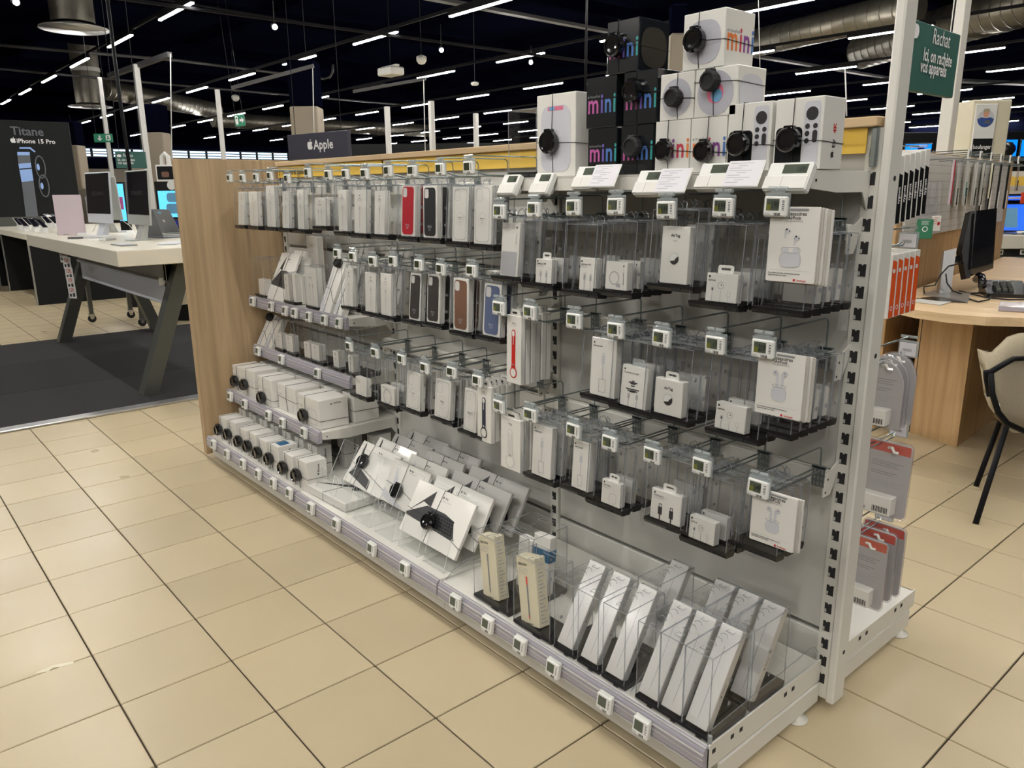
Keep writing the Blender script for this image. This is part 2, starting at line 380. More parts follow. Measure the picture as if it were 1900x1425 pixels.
def bar(name,label,cat,a,b,w,h,m):
    a=Vector(a);b=Vector(b); d=b-a; L=d.length; q=d.to_track_quat('X','Z').to_matrix().to_4x4(); g=G(Matrix.Translation(a)@q); g.box(0,L,-w/2,w/2,-h/2,h/2,m); return g.obj(name,label=label,category=cat)
bar('cable_tray','perforated grey cable tray above the black speaker boxes','cable tray',PZ(790,-5,4.6),PZ(1180,68,4.6),.16,.06,'pipe_grey')
bar('cable_tray','perforated grey cable tray crossing behind the white speaker box','cable tray',PZ(1400,104,4.6),PZ(1680,150,4.6),.16,.06,'pipe_grey')
bar('cable_tray','dark cable tray high above the service desk','cable tray',PZ(1780,150,4.6),PZ(1960,158,4.6),.4,.08,'pipe_grey')
pipe('sprinkler_pipe','long grey sprinkler pipe with an upturned elbow end','pipe',[PZ(-20,82,4.4),PZ(330,112,4.4),PZ(600,146,4.4),PZ(612,143,4.42),PZ(617,134,4.5),PZ(618,120,4.7)],.035,'pipe_grey',8)
pipe('sprinkler_pipe','grey pipe running above the white posts','pipe',[PZ(-20,126,4.3),PZ(350,160,4.3),PZ(760,196,4.3)],.03,'pipe_grey',8)
pipe('sprinkler_pipe','thin dark pipe crossing over the sale floor behind the spotlights','pipe',[PZ(270,-6,4.5),PZ(640,54,4.5),PZ(1090,112,4.5)],.02,'black_metal',6)
for i,(x0,y0,x1,y1) in enumerate(((0,215,620,245),(320,245,760,262),(620,270,1000,262),(560,215,980,230),(300,262,560,268))):
    bar('dark_beam','far black ceiling beam, '+ORD[i]+' of the row behind the hanging lights','beam',PZ(x0,y0,4.8),PZ(x1,y1,4.8),.2,.25,'ceiling_deck')
# cylinder and smoke-detector style devices
def dev(name,label,cat,px,z,fn): p=PZ(px[0],px[1],z); t=thing(name,label,cat,p); fn(t); return t
def smoke(t):
    g=G(); g.lathe([(0,-.05),(.07,-.045),(.1,-.02),(.1,.02),(.05,.04),(0,.04)],20,'esl_white'); g.obj('detector_body',t,smooth=True); g=G(); g.cyl((0,0,.03),(0,0,2.25),.006,6,'pipe_grey'); g.obj('drop_rod',t)
dev('smoke_detector','round white smoke detector left of the hanging brand banner','detector',(571,152),3.95,smoke)
dev('smoke_detector','round white detector over the middle of the hall, right of the projector','detector',(881,155),3.95,smoke)
def proj(t):
    g=G(); g.bbox(-.28,.28,-.2,.2,-.09,.09,'esl_white',.03); g.obj('projector_body',t); g=G(); g.box(-.3,.3,-.05,.05,.09,.13,'esl_white'); g.cyl((0,0,.1),(0,0,2.2),.012,8,'black_metal'); g.obj('mount',t)
dev('projector','white box projector hanging under the dark ceiling','projector',(725,133),4.0,proj)
def dome(t):
    g=G(); g.lathe([(0,-.1),(.07,-.08),(.11,-.02),(.11,.06),(.04,.1),(0,.1)],20,'esl_white'); g.cyl((0,0,.1),(0,0,2.1),.008,6,'black_metal'); g.obj('camera_dome',t,smooth=True)
dev('ceiling_camera','round white ceiling camera beside the projector','camera',(782,111),4.1,dome)
dev('ceiling_camera','pale camera dome far off above the white posts','camera',(437,182),4.1,dome)
# white signage posts with top beams
def post(label,x0,y0,x1,y1,d,w=.07,m='post_white'):
    a=PD(x1,y1,d); b=PD(x0,y0,d); zt=max(b.z,a.z); t=thing('support_post',label,'post',(a.x,a.y,0)); g=G(); g.bbox(-w/2,w/2,-w/2,w/2,0,zt,m,.006); g.obj('post_shaft',t)
    g=G(); g.bbox(-w,w,-w,w,0,.02,m,.004); g.obj('foot_plate',t); return Vector((a.x,a.y,zt))
p1=post('tall white post left of the green buy-back sign',183,151,212,357,14.6)
p2=post('tall white post behind the silver desktop screen',253,127,276,323,13.6,.09)
p3=post('white post rising behind the wooden end panel',403,170,415,292,14)
p4=post('thin white post left of the speaker boxes, with a lamp across it',801,190,803,281,15,.09)
p5=post('grey-white post right of the brand banner',719,200,722,286,16,.09)
p6=post('grey-white post before the clear box',883,212,884,276,17,.09)
bar('sign_beam','white overhead beam joining the two posts behind the tables','beam',PD(203,141,13.8),PD(315,101,12.6),.08,.08,'pipe_grey')
bar('sign_beam','grey overhead beam above the third white post','beam',PD(430,163,12),PD(582,122,12),.05,.05,'pipe_grey')
bar('sign_beam','grey overhead beam beside the tall lamp post','beam',PD(655,170,14),PD(790,146,14),.05,.05,'pipe_grey')
pipe('hanging_pole','black pole slanting down to the silver desktop screen','pole',[PD(198,-8,7.5),PD(222,180,7.6),PD(243,330,7.7)],.018,'black_metal',8)
pipe('hanging_pole','thin black pole left of the speaker boxes','pole',[PD(1089,-8,5.0),PD(1086,175,5.0)],.008,'black_metal',8)
for i,(x,y0,y1,d) in enumerate(((580,122,252,12),(786,148,282,13),(316,100,300,12),(1407,-8,125,5.2),(1568,128,215,9))):
    pipe('hanging_wire','thin pale suspension wire, '+ORD[i]+' from the tables',"wire",[PD(x,y0,d),PD(x+3,y1,d)],.008 if d>8 else .003,'post_white',6)
# square columns
def column(label,x0,x1,yt,yb,d,m='beige_wall',top=None):
    a=PD(x0,yb,d);b=PD(x1,yb,d); c=(a+b)/2; w=(b-a).length; t=thing('square_column',label,'column',(c.x,c.y,0),(0,0,YAW))
    z1=PD((x0+x1)/2,yt,d).z; g=G(); g.bbox(-w/2,w/2,-w/2,w/2,0,z1,m,.02); g.obj('shaft',t)
    if top is not None:
        z2=PD((x0+x1)/2,top,d).z; g=G(); g.bbox(-w/2*.98,w/2*.98,-w/2*.98,w/2*.98,z1,z2,'ceiling_deck',.02); g.obj('dark_upper_part',t)
column('beige square column with a dark top behind the tables',280,318,248,330,15,top=198)
column('beige column behind the brand banner',548,598,201,260,15,top=120)
column('pale beige column behind the exit sign',142,172,272,420,17,m='beige_wall',top=230)
column('grey square column rising behind the speaker boxes',1237,1268,70,200,9.5,top=20)
# signs
def sign(name,label,cat,c0,c1,c2,c3,m,fn,th=.03):
    # c0 bottom-left, c1 bottom-right, c3 top-left world points; builds a board in its own plane
    c0=Vector(c0);c1=Vector(c1);c3=Vector(c3); X=(c1-c0); W=X.length; X.normalize(); Hv=(c3-c0); Hh=Hv.length; Zv=Vector((0,0,1)) if c2 is None else Hv.normalized(); Y=Zv.cross(X); Y.normalize()
    o=thing(name,label,cat); o.matrix_world=Matrix(((X.x,Y.x,Zv.x,c0.x),(X.y,Y.y,Zv.y,c0.y),(X.z,Y.z,Zv.z,c0.z),(0,0,0,1)))
    g=G(); g.bbox(0,W,0,th,0,Hh,m,.004); g.obj('board',o); g=G(); fn(g,W,Hh); g.obj('lettering',o)
    g=G(); up=6.2-max(c3.z,c1.z)
    for x in (W*.12,W*.88): g.cyl((x,th/2,Hh-.01),(x,th/2,Hh+up),.004,5,'black_metal')
    g.obj('suspension_wire',o); return o
d=9.5
sign('brand_banner','dark navy hanging banner with white logo and brand name','banner',PD(536,297,d),PD(647,290,d*.93),None,PD(534,253,d),'sign_navy',lambda g,W,H:(g.apple(.115,W*.39,H*.37,'sign_white',-.003),g.text('Apple',.15,W*.45,H*.36,'sign_white',-.003,bold=True)),.05)
sign('buyback_sign','green buy-back sign hanging behind the desktop screens','sign',PD(216,312,10),PD(271,314,9.9),None,PD(214,283,10),'sign_green',lambda g,W,H:(g.flat(rr(W*.07,W*.22,H*.68,H*.84,.03),-.003,'sign_white'),g.text('Rachat',.055,W*.28,H*.7,'sign_white',-.003),g.text('Ici, on rachète',.045,W*.08,H*.44,'sign_white',-.003,bold=True),g.text('vos appareils',.045,W*.08,H*.26,'sign_white',-.003,bold=True)))
def ex(g,W,H): g.prism([(W*.28,H*.8),(W*.28,H*.45),(W*.18,H*.45),(W*.33,H*.15),(W*.48,H*.45),(W*.38,H*.45),(W*.38,H*.8)],-.004,-.002,'sign_white'); g.flat(rr(W*.66,W*.92,H*.2,H*.85,.02),-.003,'sign_white'); g.flat(circ(W*.78,H*.68,H*.09),-.005,'exit_green'); g.flat([(W*.72,H*.55),(W*.84,H*.55),(W*.88,H*.3),(W*.8,H*.4),(W*.72,H*.25)],-.005,'exit_green')
sign('exit_sign','green emergency exit sign with a down arrow above the dark tower sign','exit sign',PD(175,264,14),PD(209,264,14),None,PD(175,249,14),'exit_green',ex)
def ex2(g,W,H): g.flat([(W*.5,H*.4),(W*.5,H*.6),(W*.72,H*.6),(W*.72,H*.75),(W*.95,H*.5),(W*.72,H*.25),(W*.72,H*.4)],-.003,'sign_white'); g.flat(rr(W*.08,W*.36,H*.15,H*.88,.02),-.003,'sign_white'); g.flat(circ(W*.22,H*.7,H*.08),-.005,'exit_green')
sign('exit_sign','green emergency exit sign with an arrow pointing sideways, over the end panel','exit sign',PD(437,235,14),PD(455,232,14),None,PD(437,214,14),'exit_green',ex2)
# big white post of the near gondola end and second one, with green sign between
g=G(); g.bbox(.0215,.043,-.010,.048,.028,4.2,'white_metal',.004)
po=g.obj('tall_end_post',label='tall white steel post at the near end of the accessory display',category='post')
g=G()
for z in (.17,.94,1.335): g.cyl((.0420,.022,z),(.0434,.022,z),.006,12,'slot_dark')
g.obj('bolt_hole',po)
q=PD(1750,300,6.1); t=thing('tall_end_post','second tall white steel post behind the green buy-back sign','post',(q.x,q.y,0)); g=G(); g.bbox(-.045,.045,-.055,.055,0,4.6,'white_metal',.004); g.obj('post_shaft',t); g=G(); g.bbox(-.05,.05,-.05,.05,0,.02,'white_metal',.004); g.obj('foot_plate',t)
def rach(g,W,H):
    z=H*.74; g.text('Rachat',.098,W*.80,z,'sign_white',-.003,'R',sx=.9); g.flat(rr(W*.1,W*.24,z,z+.06,.03),-.003,'sign_white'); g.text('Ici, on rachète',.080,W*.88,H*.47,'sign_white',-.003,'R',bold=True,sx=.85); g.text('vos appareils',.080,W*.80,H*.30,'sign_white',-.003,'R',bold=True,sx=.85)
b0=PD(1664,164,3.45); b1=PD(1768,178,3.95); b3=PD(1672,40,3.45)
sign('buyback_sign','green buy-back sign hung between the two tall white posts','sign',b0,b1,None,b3,'sign_green',rach)
# ================================================================ GONDOLA
gd=thing('display_gondola','long white slotted-upright shop gondola carrying the phone and tablet accessories','gondola',(-1.5,.03,0))
def GP(g,name,**k):
    o=g.obj(name,gd,**k); o.matrix_parent_inverse=Matrix.Translation((1.5,-.03,0)); return o
slot=G(); slot.prism([(-.008,0),(.010,0),(.010,.028),(.004,.028),(.001,.024),(-.002,.028),(-.008,.028)],-.0008,.004,'slot_dark'); slot.box(-.0085,-.003,-.0012,.002,.002,.011,'box_grey')
for i,X in enumerate((0,-1,-2,-3)):
    g=G(); g.box(X-.016,X+.0205,0,.05,.03,1.442,'white_metal'); u=GP(g,'upright')
    sl=None
    for k in range(28):
        z=.071+.05*k
        if z>1.41: break
        if sl is None: sl=slot.obj('slot',u); o=sl
        else: o=sl.copy(); C.objects.link(o); o.parent=u
        o.location=(X+.001,0,z)
# back panels, split by dark grooves
for b in range(3):
    x0=-1-b+.0205+0; x1=-b-.016
    first=None
    for z0,z1 in ((.03,.107),(.121,.205),(.217,.633),(.646,1.046),(1.059,1.442)):
        g=G(); g.bbox(x0+.001,x1-.001,.008,.026,z0,z1,'panel_white',.003); GP(g,'back_panel')
    g=G()
    g.box(x0,x1,.018,.03,.05,1.43,'groove'); GP(g,'groove_liner')
g=G(); g.bbox(-3.0,-.0,.030,.050,.10,1.44,'panel_white',.003); GP(g,'rear_panel')
for b in range(3):
    g=G(); g.bbox(-1-b+.001,-b-.001+.014*(b==0),-.022,.098,1.4435,1.4645,'oak_trim',.002); GP(g,'wood_trim')
    g=G(); g.box(-1-b+.002,-b-.012,-.010,-.006,1.389,1.4425,'yellow'); y=GP(g,'yellow_strip')
    if b==2:
        g=G(); g.text('Accessoires Apple',.036,-2.94,1.402,'ink',-.0108,bold=True,sx=.85); g.text('›',.05,-2.985,1.398,'ink',-.0108,bold=True); GP(g,'header_lettering')
g=G(); g.bbox(-.0,.0135,-.016,-.004,1.36,1.442,'zinc',.002); GP(g,'trim_clip')
# feet and beams
for X in (-.012,-1,-2,-2.97):
    for s in (-1,1):
        y0,y1=(-.445,.0) if s<0 else (.05,.545)
        g=G(); g.bbox(X-.012,X+.012,y0,y1,.012,.071,'white_metal',.004); GP(g,'base_beam')
        yy=-.07 if s<0 else .50
        g=G(Matrix.Translation((X,yy-(0.02 if s<0 else 0),0))); g.lathe([(0,.0),(.030,.0),(.030,.004),(.012,.012),(.009,.03),(0,.03)],20,'white_metal'); GP(g,'levelling_foot',smooth=True)
g=G(Matrix.Translation((-2.955,-.40,0))); g.lathe([(0,0),(.028,0),(.028,.006),(.010,.014),(.008,.045),(0,.045)],16,'black_rubber'); GP(g,'levelling_foot',label='black rubber levelling foot')
# oak end panel
e=G(); e.bbox(-3.062,-3.026,-.500,.100,.028,1.475,'oak_panel',.002); e.obj('end_panel',label='tall oak end panel closing the far end of the accessory display',category='panel')
# ---- shelves
def shelf(label,x0,x1,yf,yb,zt,rail='lilac',side=True,lip=.03):
    t=thing('metal_shelf',label,'shelf',((x0+x1)/2,yf,zt)); L=Matrix.Translation((-(x0+x1)/2,-yf,-zt))
    g=G(L); g.box(x0,x1,yf,yb,zt-.004,zt,'white_metal'); g.box(x0,x1,yf,yf+.003,zt-lip,zt-.003,'white_metal'); g.obj('shelf_board',t)
    if side:
        for x in (x0,x1):
            g=G(L); w=.003; g.prismx([(yf,zt),(yb,zt-.002),(yb,zt-.085),(yb-.03,zt-.045),(yf+.11,zt-.045),(yf,zt-lip)],x-w/2-(.001 if x==x0 else -.001),x+w/2-(.001 if x==x0 else -.001),'white_metal')
            g.cyl((x+.002,yf+.02,zt-.02),(x+.0035,yf+.02,zt-.02),.003,8,'slot_dark'); g.obj('bracket',t)
    if rail=='lilac':
        g=G(L); g.prismx([(yf-.001,zt+.006),(yf-.004,zt+.006),(yf-.014,zt-.002),(yf-.018,zt-.038),(yf-.013,zt-.046),(yf-.001,zt-.046)],x0+.003,x1-.003,'lilac_rail')
        for z in (.0045,-.010,-.022,-.0445): g.box(x0+.003,x1-.003,yf-.0185 if z<0 else yf-.006,yf-.010,zt+z-.0007,zt+z+.0007,'box_grey')
        g.obj('price_rail',t,label='lilac clear plastic price rail')
    return t
# base shelves (three bays)
for b in range(3):
    t=shelf('white base shelf of the '+('near bay under the pen cases','middle bay under the tablet keyboards','far bay under the small phone boxes')[b],-1-b+.001,-b-.001,-.487,-.002,.130,side=False,lip=.05)
    L=Matrix.Translation((.5+b,.487,-.13))
    g=G(L)
    for k in range(4): pass
    g.box(-1-b+.001,-b-.001,-.478,-.474,.030,.084,'box_grey'); g.obj('plinth',t)
    g=G(L)
    X=-b-.0005
    g.box(X-.0035,X,-.487,-.004,.078,.1385,'white_metal')
    for yy in (-.475,-.405,-.37,-.18,-.145): g.box(X-.0002,X+.0006,yy,yy+.012,.112,.123,'slot_dark')
    g.obj('side_lip',t)
# far-bay shelves
s1=shelf('short upper shelf by the oak panel holding pen and tablet boxes',-2.998,-2.002,-.205,-.002,.811)
s2=shelf('second shelf by the oak panel holding small boxes in clear cases',-2.998,-2.002,-.205,-.002,.562)
s3=shelf('deep third shelf by the oak panel holding white adapter boxes with black alarms',-2.998,-2.002,-.362,-.002,.355)
# top shelf near bay
s4=shelf('top shelf of the near bay carrying the smart speaker boxes',-.998,-.002,-.255,-.002,1.352,rail=None,lip=.036)
# back-side base shelf
bs=thing('metal_shelf','white base shelf on the rear side, below the hanging blister packs','shelf',(-.5,.3,.1)); L=Matrix.Translation((.5,-.3,-.1))
g=G(L); g.box(-.998,.0,.052,.56,.120,.125,'white_metal'); g.box(-.998,0,.556,.56,.08,.125,'white_metal'); g.obj('shelf_board',bs)
g=G(L); g.box(-.003,0.0015,.052,.56,.078,.13,'white_metal')
for yy in (.2,.24,.42,.46): g.box(.0012,.0022,yy,yy+.012,.108,.119,'slot_dark')
g.obj('side_lip',bs)
# hook bars
def hookbar(label,x0,x1,z):
    t=thing('hook_bar',label,'bar',((x0+x1)/2,-.04,z)); L=Matrix.Translation((-(x0+x1)/2,.04,-z))
    g=G(L); g.bbox(x0+.014,x1-.012,-.056,-.032,z-.021,z+.021,'white_metal',.003); g.obj('bar_tube',t)
    for x in (x0+.012,x1-.010):
        g=G(L); g.prismx([(-.062,z+.018),(-.030,z+.020),(0.004,z+.036),(.004,z+.010),(-.028,z-.044),(-.062,z-.044)],x-.0015,x+.0015,'white_metal')
        g.cyl((x+.001,-.045,z-.002),(x+.0022,-.045,z-.002),.003,8,'slot_dark'); g.cyl((x+.001,-.052,z-.034),(x+.0022,-.052,z-.034),.003,8,'slot_dark'); g.obj('end_bracket',t)
HB={}
for nme,x0,x1,z in (('near bay upper',-1,0,1.217),('near bay middle',-1,0,.928),('near bay lower',-1,0,.642),('middle bay upper',-2,-1,1.325),('far bay upper',-3,-2,1.325),('middle bay second',-2,-1,1.03),('middle bay third',-2,-1,.695)):
    hookbar('white steel hook bar of the '+nme+' row',x0,x1,z)
# ---- price tags (electronic)
def tag_geo(t,price,w=.05,h=.040,holder=True,dark=False,small=False):
    g=G(); g.bbox(-w/2,w/2,-.006,.006,-h/2,h/2,'esl_white',.003); g.obj('tag_housing',t)
    g=G(); g.flat([(-w*.36,-h*.20),(w*.20,-h*.20),(w*.20,h*.36),(-w*.36,h*.36)],-.0064,'lcd_dark' if dark else 'lcd')
    if not small and not dark: g.flat([(-w*.34,-h*.18),(-w*.16,-h*.18),(-w*.16,h*.10),(-w*.34,h*.10)],-.0067,'lcd_yellow')
    if price: g.text(price,h*.46,w*.19,-h*.08,'lcd_ink',-.0067,'R',bold=True,sx=.62)
    g.obj('screen',t)
    g=G()
    for k in range(7): xx=-w*.02+k*w*.045; g.flat([(xx,-h*.44),(xx+w*(.018+.01*(k%3)),-h*.44),(xx+w*(.018+.01*(k%3)),-h*.30),(xx,-h*.30)],-.0064,'ink')
    g.flat([(-w*.44,-h*.40),(-w*.12,-h*.40),(-w*.12,-h*.38),(-w*.44,-h*.38)],-.0064,'ink_grey'); g.flat([(-w*.44,-h*.34),(-w*.2,-h*.34),(-w*.2,-h*.32),(-w*.44,-h*.32)],-.0064,'ink_grey')
    for k in range(6): zz=-h*.18+k*h*.085; g.flat([(w*.32,zz),(w*.42,zz),(w*.42,zz+h*(.03+.012*(k%2))),(w*.32,zz+h*(.03+.012*(k%2)))],-.0064,'ink')
    g.obj('barcode',t)
    if holder:
        g=G(); g.bbox(-w*.52,w*.52,.004,.009,-h*.56,h*.66,'acrylic_holder',.002); g.box(-w*.47,w*.5,-.004,.006,h*.52,h*.64,'acrylic_holder'); g.cyl((-w*.42,0,h*.86),(-w*.04,0,h*.86),.0042,8,'acrylic_holder'); g.cyl((w*.04,0,h*.86),(w*.42,0,h*.86),.0042,8,'acrylic_holder'); g.box(-w*.3,w*.3,.0,.004,h*.6,h*.82,'acrylic_holder'); g.obj('clear_holder',t)
def hang_tag(px,py,price,label,dark=False,rz=0,y=-.325,w=.05):
    p=PY(px,py,y); t=thing('price_tag',label,'price tag',p,(random.uniform(-.05,.03),random.uniform(-.015,.015),rz)); tag_geo(t,price,w=w,h=w*.8,dark=dark); return p
clipg=G()
def hook(X,zl,zp,label,yf=-.318,yc=-.058):
    # X lane; zl label-arm height; zp prong height
    t=thing('display_hook',label,'hook',(X,-.058,zp))
    g=G(); ya=yf+.058
    g.tube([(0,ya,zl-zp),(0,-.012,zl-zp),(0,-.003,zl-zp-.004),(0,0,zl-zp-.012),(0,0,-.012)],.0021,'zinc',6); g.obj('label_arm',t)
    g=G()
    for s in (-1,1): g.tube([(s*.008,.0,.0),(s*.008,ya+.055,.0),(s*.0045,ya+.035,.006),(s*.003,ya+.022,.010),(0,ya+.016,.010)],.0021,'zinc',6)
    g.obj('prong',t)
    g=G()
    for s in (-1.5,-.5,.5,1.5): g.tube([(s*.009,-.004,.004),(s*.009,-.005,-.044),(s*.009,.004,-.046)],.0022,'zinc',6)
    for z in (.002,-.016,-.030): g.box(-.016,.016,-.006,-.003,z-.003,z+.003,'zinc')
    g.box(-.018,.018,-.006,.004,.001,.006,'zinc'); g.obj('bar_clip',t)
# ---- product boxes: print styles on a face w x h standing on the origin, looking to -Y
def lines(g,x,z,w,n,m='ink_light',y=-.0006,dz=.0035,th=.0009):
    for k in range(n): ww=w*(1,.82,.9,.6,.75)[k%5]; g.flat([(x,z-k*dz),(x+ww,z-k*dz),(x+ww,z-k*dz+th),(x,z-k*dz+th)],y,m)
def plug(g,x,z0,z1,m,y=-.0007,s=1.0):
    g.flat([(x-.0011*s,z0),(x+.0011*s,z0),(x+.0011*s,z1-.012*s),(x-.0011*s,z1-.012*s)],y,m); g.flat(rr(x-.0036*s,x+.0036*s,z1-.014*s,z1-.002*s,.001),y,m); g.ring(rr(x-.0026*s,x+.0026*s,z1-.003*s,z1+.003*s,.0005),rr(x-.0016*s,x+.0016*s,z1-.002*s,z1+.002*s,.0005),y,m)
def art(g,kind,w,h,acc=None):
    y=-.0006
    if kind in('cable','cable2','cableblk'):
        g.apple(.006,-w*.38,h*.86,'ink',y); g.text({'cable':'Lightning to USB','cable2':'USB-C to Lightning','cableblk':'Thunderbolt 4'}[kind],.0052,-w*.42,h*.78,'ink',y,bold=True); lines(g,-w*.42,h*.745,w*.4,2,'ink_light')
        m='kbd_dark' if kind=='cableblk' else 'ink_light'; s=1.7 if kind=='cableblk' else 1.0
        plug(g,-w*.17,0.0005,h*.5,m,s=s); plug(g,w*.2,0.0005,h*.48,m,s=s)
    elif kind=='slim':
        g.apple(.006,0,h*.86,'ink',y); g.text('Adapter',.005,0,h*.80,'ink',y,'C',bold=True); lines(g,-w*.25,h*.77,w*.5,2,'ink_light'); plug(g,0,h*.12,h*.62,'ink_light',s=.8); g.text('Apple',.004,0,h*.04,'ink',y,'C')
    elif kind=='longcable':
        g.apple(.006,-w*.38,h*.90,'ink',y); g.text('Lightning Cable',.0052,-w*.42,h*.85,'ink',y,bold=True); plug(g,0,h*.30,h*.72,'ink_pale',s=1.6); g.ring(rr(-w*.14,w*.14,h*.07,h*.30,.001),rr(-w*.12,w*.12,h*.08,h*.29,.001),y,'ink_light')
    elif kind=='wide2':
        g.apple(.006,0,h*.84,'ink',y); g.text('USB-C Cable',.005,0,h*.75,'ink',y,'C',bold=True); lines(g,-w*.16,h*.72,w*.32,1); plug(g,-w*.15,h*.12,h*.58,'ink_light'); plug(g,w*.15,h*.12,h*.58,'ink_light')
    elif kind=='coil':
        g.ring(circ(-w*.08,h*.42,w*.24),circ(-w*.08,h*.42,w*.20),y,'ink_light'); g.flat(rr(w*.02,w*.22,h*.1,h*.24,.002),y-.0001,'ink_light'); g.apple(.005,w*.34,h*.84,'ink',y); g.text('Lightning to USB-C',.004,w*.36,h*.2,'ink',y,bold=True,rot=PI/2)
    elif kind=='buds':
        g.apple(.006,-w*.4,h*.84,'ink',y); g.text('EarPods',.0055,-w*.43,h*.72,'ink',y,bold=True); g.ring(circ(-w*.02,h*.58,w*.10),circ(-w*.02,h*.58,w*.085),y,'ink_light'); g.flat(circ(0,h*.60,w*.02,8),y-.0002,'ink'); g.flat(rr(-w*.32,-w*.24,h*.38,h*.52,.003),y,'ink_light'); g.flat(rr(-w*.30,-w*.26,h*.40,h*.47,.001),y-.0002,'ink')
        for xx in (-w*.28,-w*.01): g.flat([(xx-.0006,0.001),(xx+.0006,0.001),(xx+.0006,h*.4),(xx-.0006,h*.4)],y,'ink_light')
        g.ring(rr(w*.20,w*.30,h*.20,h*.38,.001),rr(w*.21,w*.29,h*.21,h*.37,.001),y,'ink_light'); g.flat([(w*.245,0.001),(w*.255,0.001),(w*.255,h*.2),(w*.245,h*.2)],y,'ink_light')
    elif kind in('tracker','tracker4'):
        zt=.82 if kind=='tracker4' else .72; g.text('AirTag',.0095,0,h*zt,'ink',y,'C',bold=True)
        if kind=='tracker4': g.text('4 pack',.0045,0,h*(zt-.08),'ink',y,'C')
        cz=h*.44; r=w*.17; g.flat(circ(0,cz,r,28),y,'ink_grey'); g.flat(circ(0,cz,r*.95,28),y-.0002,'esl_white')
        pts=[(r*.95*math.cos(t),cz+r*.95*math.sin(t)) for t in [-PI*.85+k*PI*1.0/12 for k in range(13)]]+[(r*.35,cz+r*.1),(r*.1,cz-r*.3),(-r*.3,cz-r*.35)]; g.flat(pts,y-.0004,'kbd_dark')
    elif kind=='ring':
        g.text('MagSafe Charger',.005,-w*.38,h*.86,'ink',y); g.ring(circ(0,h*.42,w*.3,28),circ(0,h*.42,w*.26,28),y,'ink_light'); g.ring(circ(0,h*.42,w*.25,28),circ(0,h*.42,w*.24,28),y,'ink_pale')
    elif kind=='charger':
        g.apple(.006,-w*.36,h*.86,'ink',y); g.text('20W USB-C',.0052,-w*.4,h*.76,'ink',y,bold=True); lines(g,-w*.4,h*.72,w*.4,2); g.ring(rr(-w*.06,w*.32,h*.1,h*.52,.008),rr(-w*.045,w*.305,h*.112,h*.508,.007),y,'ink_light')
    elif kind=='braid':
        g.apple(.006,-w*.38,h*.88,'ink',y); g.text('Thunderbolt 4 Pro Cable',.0048,-w*.42,h*.81,'ink',y,bold=True)
        for zz,ww in ((.62,.12),(.585,.34),(.555,.2),(.50,.14),(.42,.5),(.38,.38),(.36,.2)): g.flat([(-w*ww/2-w*.03,h*zz),(w*ww/2-w*.03,h*zz),(w*ww/2-w*.03,h*zz+.003),(-w*ww/2-w*.03,h*zz+.003)],y,'kbd_dark')
        plug(g,-w*.16,.001,h*.34,'ink_light'); plug(g,w*.16,.001,h*.34,'ink_light')
    elif kind in('case','clearcase'):
        x0,x1,z0,z1=-w*.40,w*.40,h*.04,h*.96; r=w*.16
        if kind=='case':
            g.prism(rr(x0,x1,z0,z1,r,5),-.0016,-.0002,acc); g.flat(rr(x0+w*.05,x0+w*.34,z1-w*.42,z1-w*.05,w*.09,5),-.0019,'case_hole'); c='ink_pale'; g.text('iPhone 15',.0052,0,h*.22,c,-.0019,'C',bold=True); g.text('Silicone Case',.0042,0,h*.195,c,-.0019,'C'); lines(g,-w*.08,h*.17,w*.16,2,c,-.0019,.004)
        else:
            g.ring(rr(x0,x1,z0,z1,r,5),rr(x0+.001,x1-.001,z0+.001,z1-.001,r,5),y,'ink_grey'); g.ring(rr(x0+w*.05,x0+w*.38,z1-w*.46,z1-w*.05,w*.1,5),rr(x0+w*.06,x0+w*.37,z1-w*.45,z1-w*.06,w*.1,5),y,'ink_light'); g.ring(circ(0,h*.42,w*.24,28),circ(0,h*.42,w*.232,28),y,'ink_light'); g.flat([(-.0004,h*.20),(.0004,h*.20),(.0004,h*.27),(-.0004,h*.27)],y,'ink_light'); g.text('iPhone 15',.0055,0,h*.43,'ink',y,'C',bold=True); g.text('Clear Case',.0042,0,h*.40,'ink',y,'C'); lines(g,-w*.08,h*.37,w*.16,2,'ink_grey',y,.004)
    elif kind in('strap_red','strap_navy','strap_white'):
        m=kind; g.text('AirTag',.0058,0,h*.88,'ink',y,'C',bold=True); g.text('Leather Key Ring' if m!='strap_white' else 'Loop',.004,0,h*.855,'ink_grey',y,'C')
        g.prism(rr(-w*.12,w*.12,h*.26,h*.80,w*.11,5),-.0015,-.0002,m); g.flat(rr(-w*.085,w*.085,h*.70,h*.785,w*.08,5),-.0018,'box_white'); g.flat(rr(-w*.02,w*.02,h*.58,h*.71,w*.01),-.0018,'box_white')
        g.ring(circ(0,h*.165,w*.24,28),circ(0,h*.165,w*.185,28),-.0012,m); g.flat([(-w*.12,h*.28),(w*.12,h*.28),(w*.17,h*.21),(-w*.17,h*.21)],-.0013,m); g.flat(circ(0,h*.165,w*.185,28),-.0016,'box_white'); g.flat(circ(0,h*.285,w*.05,12),-.0019,'alu')
    elif kind=='window_film':
        g.apple(.006,w*.34,h*.90,'ink',y); g.text('USB-C Multiport',.0045,w*.36,h*.6,'ink',y,rot=PI/2); g.flat(rr(-w*.46,w*.42,h*.02,h*.46,.004),y,'ink_light')
    elif kind=='plain': pass
